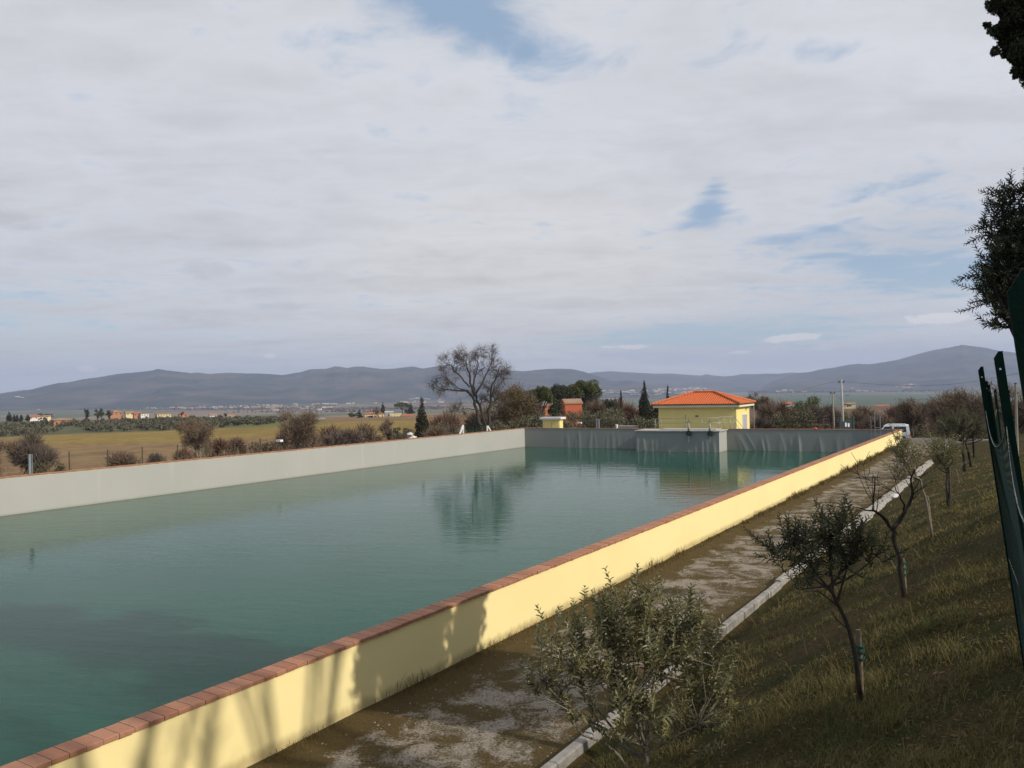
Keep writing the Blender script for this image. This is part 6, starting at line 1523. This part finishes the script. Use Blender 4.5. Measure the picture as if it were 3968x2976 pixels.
# ------------------------------------------------------------------ grass, weeds, pebbles
def blades(mb, P, H, w, rng, lean=0.5):
    n = len(P); a = rng.uniform(0, 6.283, n); dr = np.stack([np.cos(a), np.sin(a), np.zeros(n)], -1); sd = np.stack([-np.sin(a), np.cos(a), np.zeros(n)], -1)
    L = rng.uniform(0.2, 1.1, n)[:, None] * lean; H = H[:, None]; w = np.broadcast_to(w, (n,))[:, None]
    m1 = P + Z3 * H * 0.55 + dr * H * L * 0.4; tip = P + Z3 * H * (1 - 0.25 * L) + dr * H * L * 1.2
    v = np.stack([P - sd * w / 2, P + sd * w / 2, m1 + sd * w * 0.38, m1 - sd * w * 0.38, tip], 1).reshape(-1, 3)
    b = np.arange(n)[:, None] * 5
    mb.add(v, b + np.array([[0, 1, 2, 3]])); mb.F.append((b + np.array([[3, 2, 4]]) + mb.n - len(v), 0))
def vegetation_ground():
    rng = np.random.RandomState(61)
    n = 400000
    r = np.exp(rng.uniform(math.log(3.2), math.log(62), n)); a = np.radians(rng.uniform(2, 42, n))
    X = r * np.sin(a); Y = r * np.cos(a); t = X * U[0] + Y * U[1]; d = X * V[0] + Y * V[1]
    k = (d < 4.72) & (d > -3.5) & (Y < 66)
    X, Y, t, d, r = X[k], Y[k], t[k], d[k], r[k]
    cl = fbm(t * 1.3 + 9, d * 1.3 + 5, 3); cl2 = fbm(t * 4 + 2, d * 4 + 3, 2)
    k = rng.rand(len(X)) < np.clip(0.15 + 2.6 * (cl - 0.3) + 1.4 * (cl2 - 0.35), 0.05, 1)
    X, Y, t, d, r, cl, cl2 = [q[k] for q in (X, Y, t, d, r, cl, cl2)]
    P = np.stack([X, Y, bank_z(t, d) - 0.01], -1)
    H = (0.028 + 0.075 * rng.rand(len(X)) ** 1.5) * (0.45 + 1.5 * np.clip(cl - 0.2, 0, 1)) * (0.6 + cl2)
    H = np.where(rng.rand(len(X)) < 0.01, H * 2.2, H)
    mb = MB(); blades(mb, P, H, np.maximum(0.004, 0.55 * PXM * r), rng, 0.9)
    k = rng.choice(len(P), 2600); k = k[r[k] < 26]; blades(mb, P[k], rng.uniform(0.12, 0.34, len(k)), np.maximum(0.003, 0.4 * PXM * r[k]), rng, 1.5)
    for q in range(130):            # coarse tussocks
        i = rng.randint(len(P)); c = P[i]; m_ = rng.randint(25, 70); off = rng.normal(size=(m_, 3)) * np.array([0.06, 0.06, 0]); pp = c + off
        pp[:, 2] = bank_z(pp @ U, pp @ V) - 0.01; blades(mb, pp, rng.uniform(0.08, 0.22, m_), max(0.005, 0.5 * PXM * r[i]), rng, 1.0)
    tag(mb.build('grass', M['grass_blade']), 'short tufted olive green and straw coloured grass on the bank', 'grass', kind='stuff')
    lm = MB(); n2 = 5200; rr = np.exp(rng.uniform(math.log(3.5), math.log(24), n2)); aa = np.radians(rng.uniform(-12, 40, n2))
    Lx = np.stack([rr * np.sin(aa), rr * np.cos(aa), np.zeros(n2)], -1); lt = Lx @ U; ld = Lx @ V
    kk = (ld < 8.7) & (ld > -2) & ((ld < 5.0) | (ld > 5.35)); Lx = Lx[kk]; Lx[:, 2] = bank_z(lt[kk], ld[kk]) + 0.012; rr = rr[kk]
    a1 = norm(unit(len(Lx), rng) * np.array([1, 1, 0.25])); b1 = norm(np.cross(a1, Z3 + 0.3 * unit(len(Lx), rng))); sz = (0.012 + 0.022 * rng.rand(len(Lx)))[:, None]
    diamonds(lm, Lx, a1 * sz, b1 * sz * 0.45)
    tag(lm.build('leaf_litter', leafm('dead_leaves', (0.16, 0.095, 0.045), (0.09, 0.055, 0.030), (0.20, 0.14, 0.075), 0.05, 0.8)), 'dead brown leaves scattered over bank and path', 'leaf litter', kind='stuff')
    # weeds at the foot of the yellow wall and along the kerb
    mb = MB(); T = []; Dd = []; Hs = []
    for k in range(420):
        t0 = rng.uniform(1, 71) ; s = rng.randint(8, 40); hh = rng.uniform(0.05, 0.14) * (2.6 if rng.rand() < 0.07 else 1) * (1.4 if t0 > 35 else 1)
        T.append(t0 + rng.normal(size=s) * 0.16); Dd.append(8.80 - np.abs(rng.normal(size=s)) * 0.13); Hs.append(hh * rng.uniform(0.4, 1.2, s))
    for k in range(500):
        t0 = rng.uniform(1, 62); s = rng.randint(6, 22); d0 = 5.31 + abs(rng.normal()) * 0.25 if rng.rand() < 0.8 else rng.uniform(5.3, 8.4)
        T.append(t0 + rng.normal(size=s) * 0.12); Dd.append(np.clip(d0 + rng.normal(size=s) * 0.08, 5.30, 8.79)); Hs.append(rng.uniform(0.015, 0.06) * rng.uniform(0.4, 1.2, s))
    # moss and dead tufts matching the patches on the path
    for k in range(900):
        t0 = rng.uniform(3, 45) if rng.rand() < 0.8 else rng.uniform(3, 66); d0 = rng.uniform(5.3, 8.5)
        if fbm(t0 * 0.7, d0 * 0.7, 3) < 0.44: continue
        s = rng.randint(8, 26); T.append(t0 + rng.normal(size=s) * 0.10); Dd.append(np.clip(d0 + rng.normal(size=s) * 0.10, 5.30, 8.79)); Hs.append(rng.uniform(0.012, 0.04) * rng.uniform(0.4, 1.2, s))
    T = np.concatenate(T); Dd = np.concatenate(Dd); Hs = np.concatenate(Hs)
    P = U[None] * T[:, None] + V[None] * Dd[:, None]; P[:, 2] = bank_z(T, np.maximum(Dd, 5.12)) - 0.005
    rr = np.hypot(P[:, 0], P[:, 1]); blades(mb, P, Hs, np.maximum(0.004, 0.5 * PXM * rr), rng, 0.8)
    tag(mb.build('weeds', M['weed']), 'dry weeds and moss tufts on the path and along the foot of the yellow wall', 'weeds', kind='stuff')
    mb = MB()
    for k in range(800):
        t0 = 3 + 24 * rng.rand() ** 1.5; d0 = rng.uniform(5.3, 8.5); rock(mb, W(t0, d0, float(bank_z(t0, d0)) + 0.003), rng.uniform(0.006, 0.022), rng)
    tag(mb.build('pebbles', pm('pebble', (0.27, 0.23, 0.19), (0.16, 0.135, 0.11), 3, 0.9)), 'loose pale pebbles scattered over the path', 'pebbles', kind='stuff')
vegetation_ground()

# ------------------------------------------------------------------ air
def haze():
    mb = MB(); mb.box((0, 0, 192), (12000, 12000, 240))
    m = bpy.data.materials.new('haze'); m.use_nodes = True; nt = NT(m.node_tree)
    v = nt.n('ShaderNodeVolumePrincipled'); v.inputs['Color'].default_value = (0.62, 0.72, 1.0, 1); v.inputs['Density'].default_value = 1.08e-4; v.inputs['Anisotropy'].default_value = 0.1
    o = nt.n('ShaderNodeOutputMaterial'); nt.link(v.outputs[0], o.inputs['Volume'])
    ob = mb.build('haze', m)
    tag(ob, 'bluish air that fades the far hills', 'haze', kind='stuff')
haze()
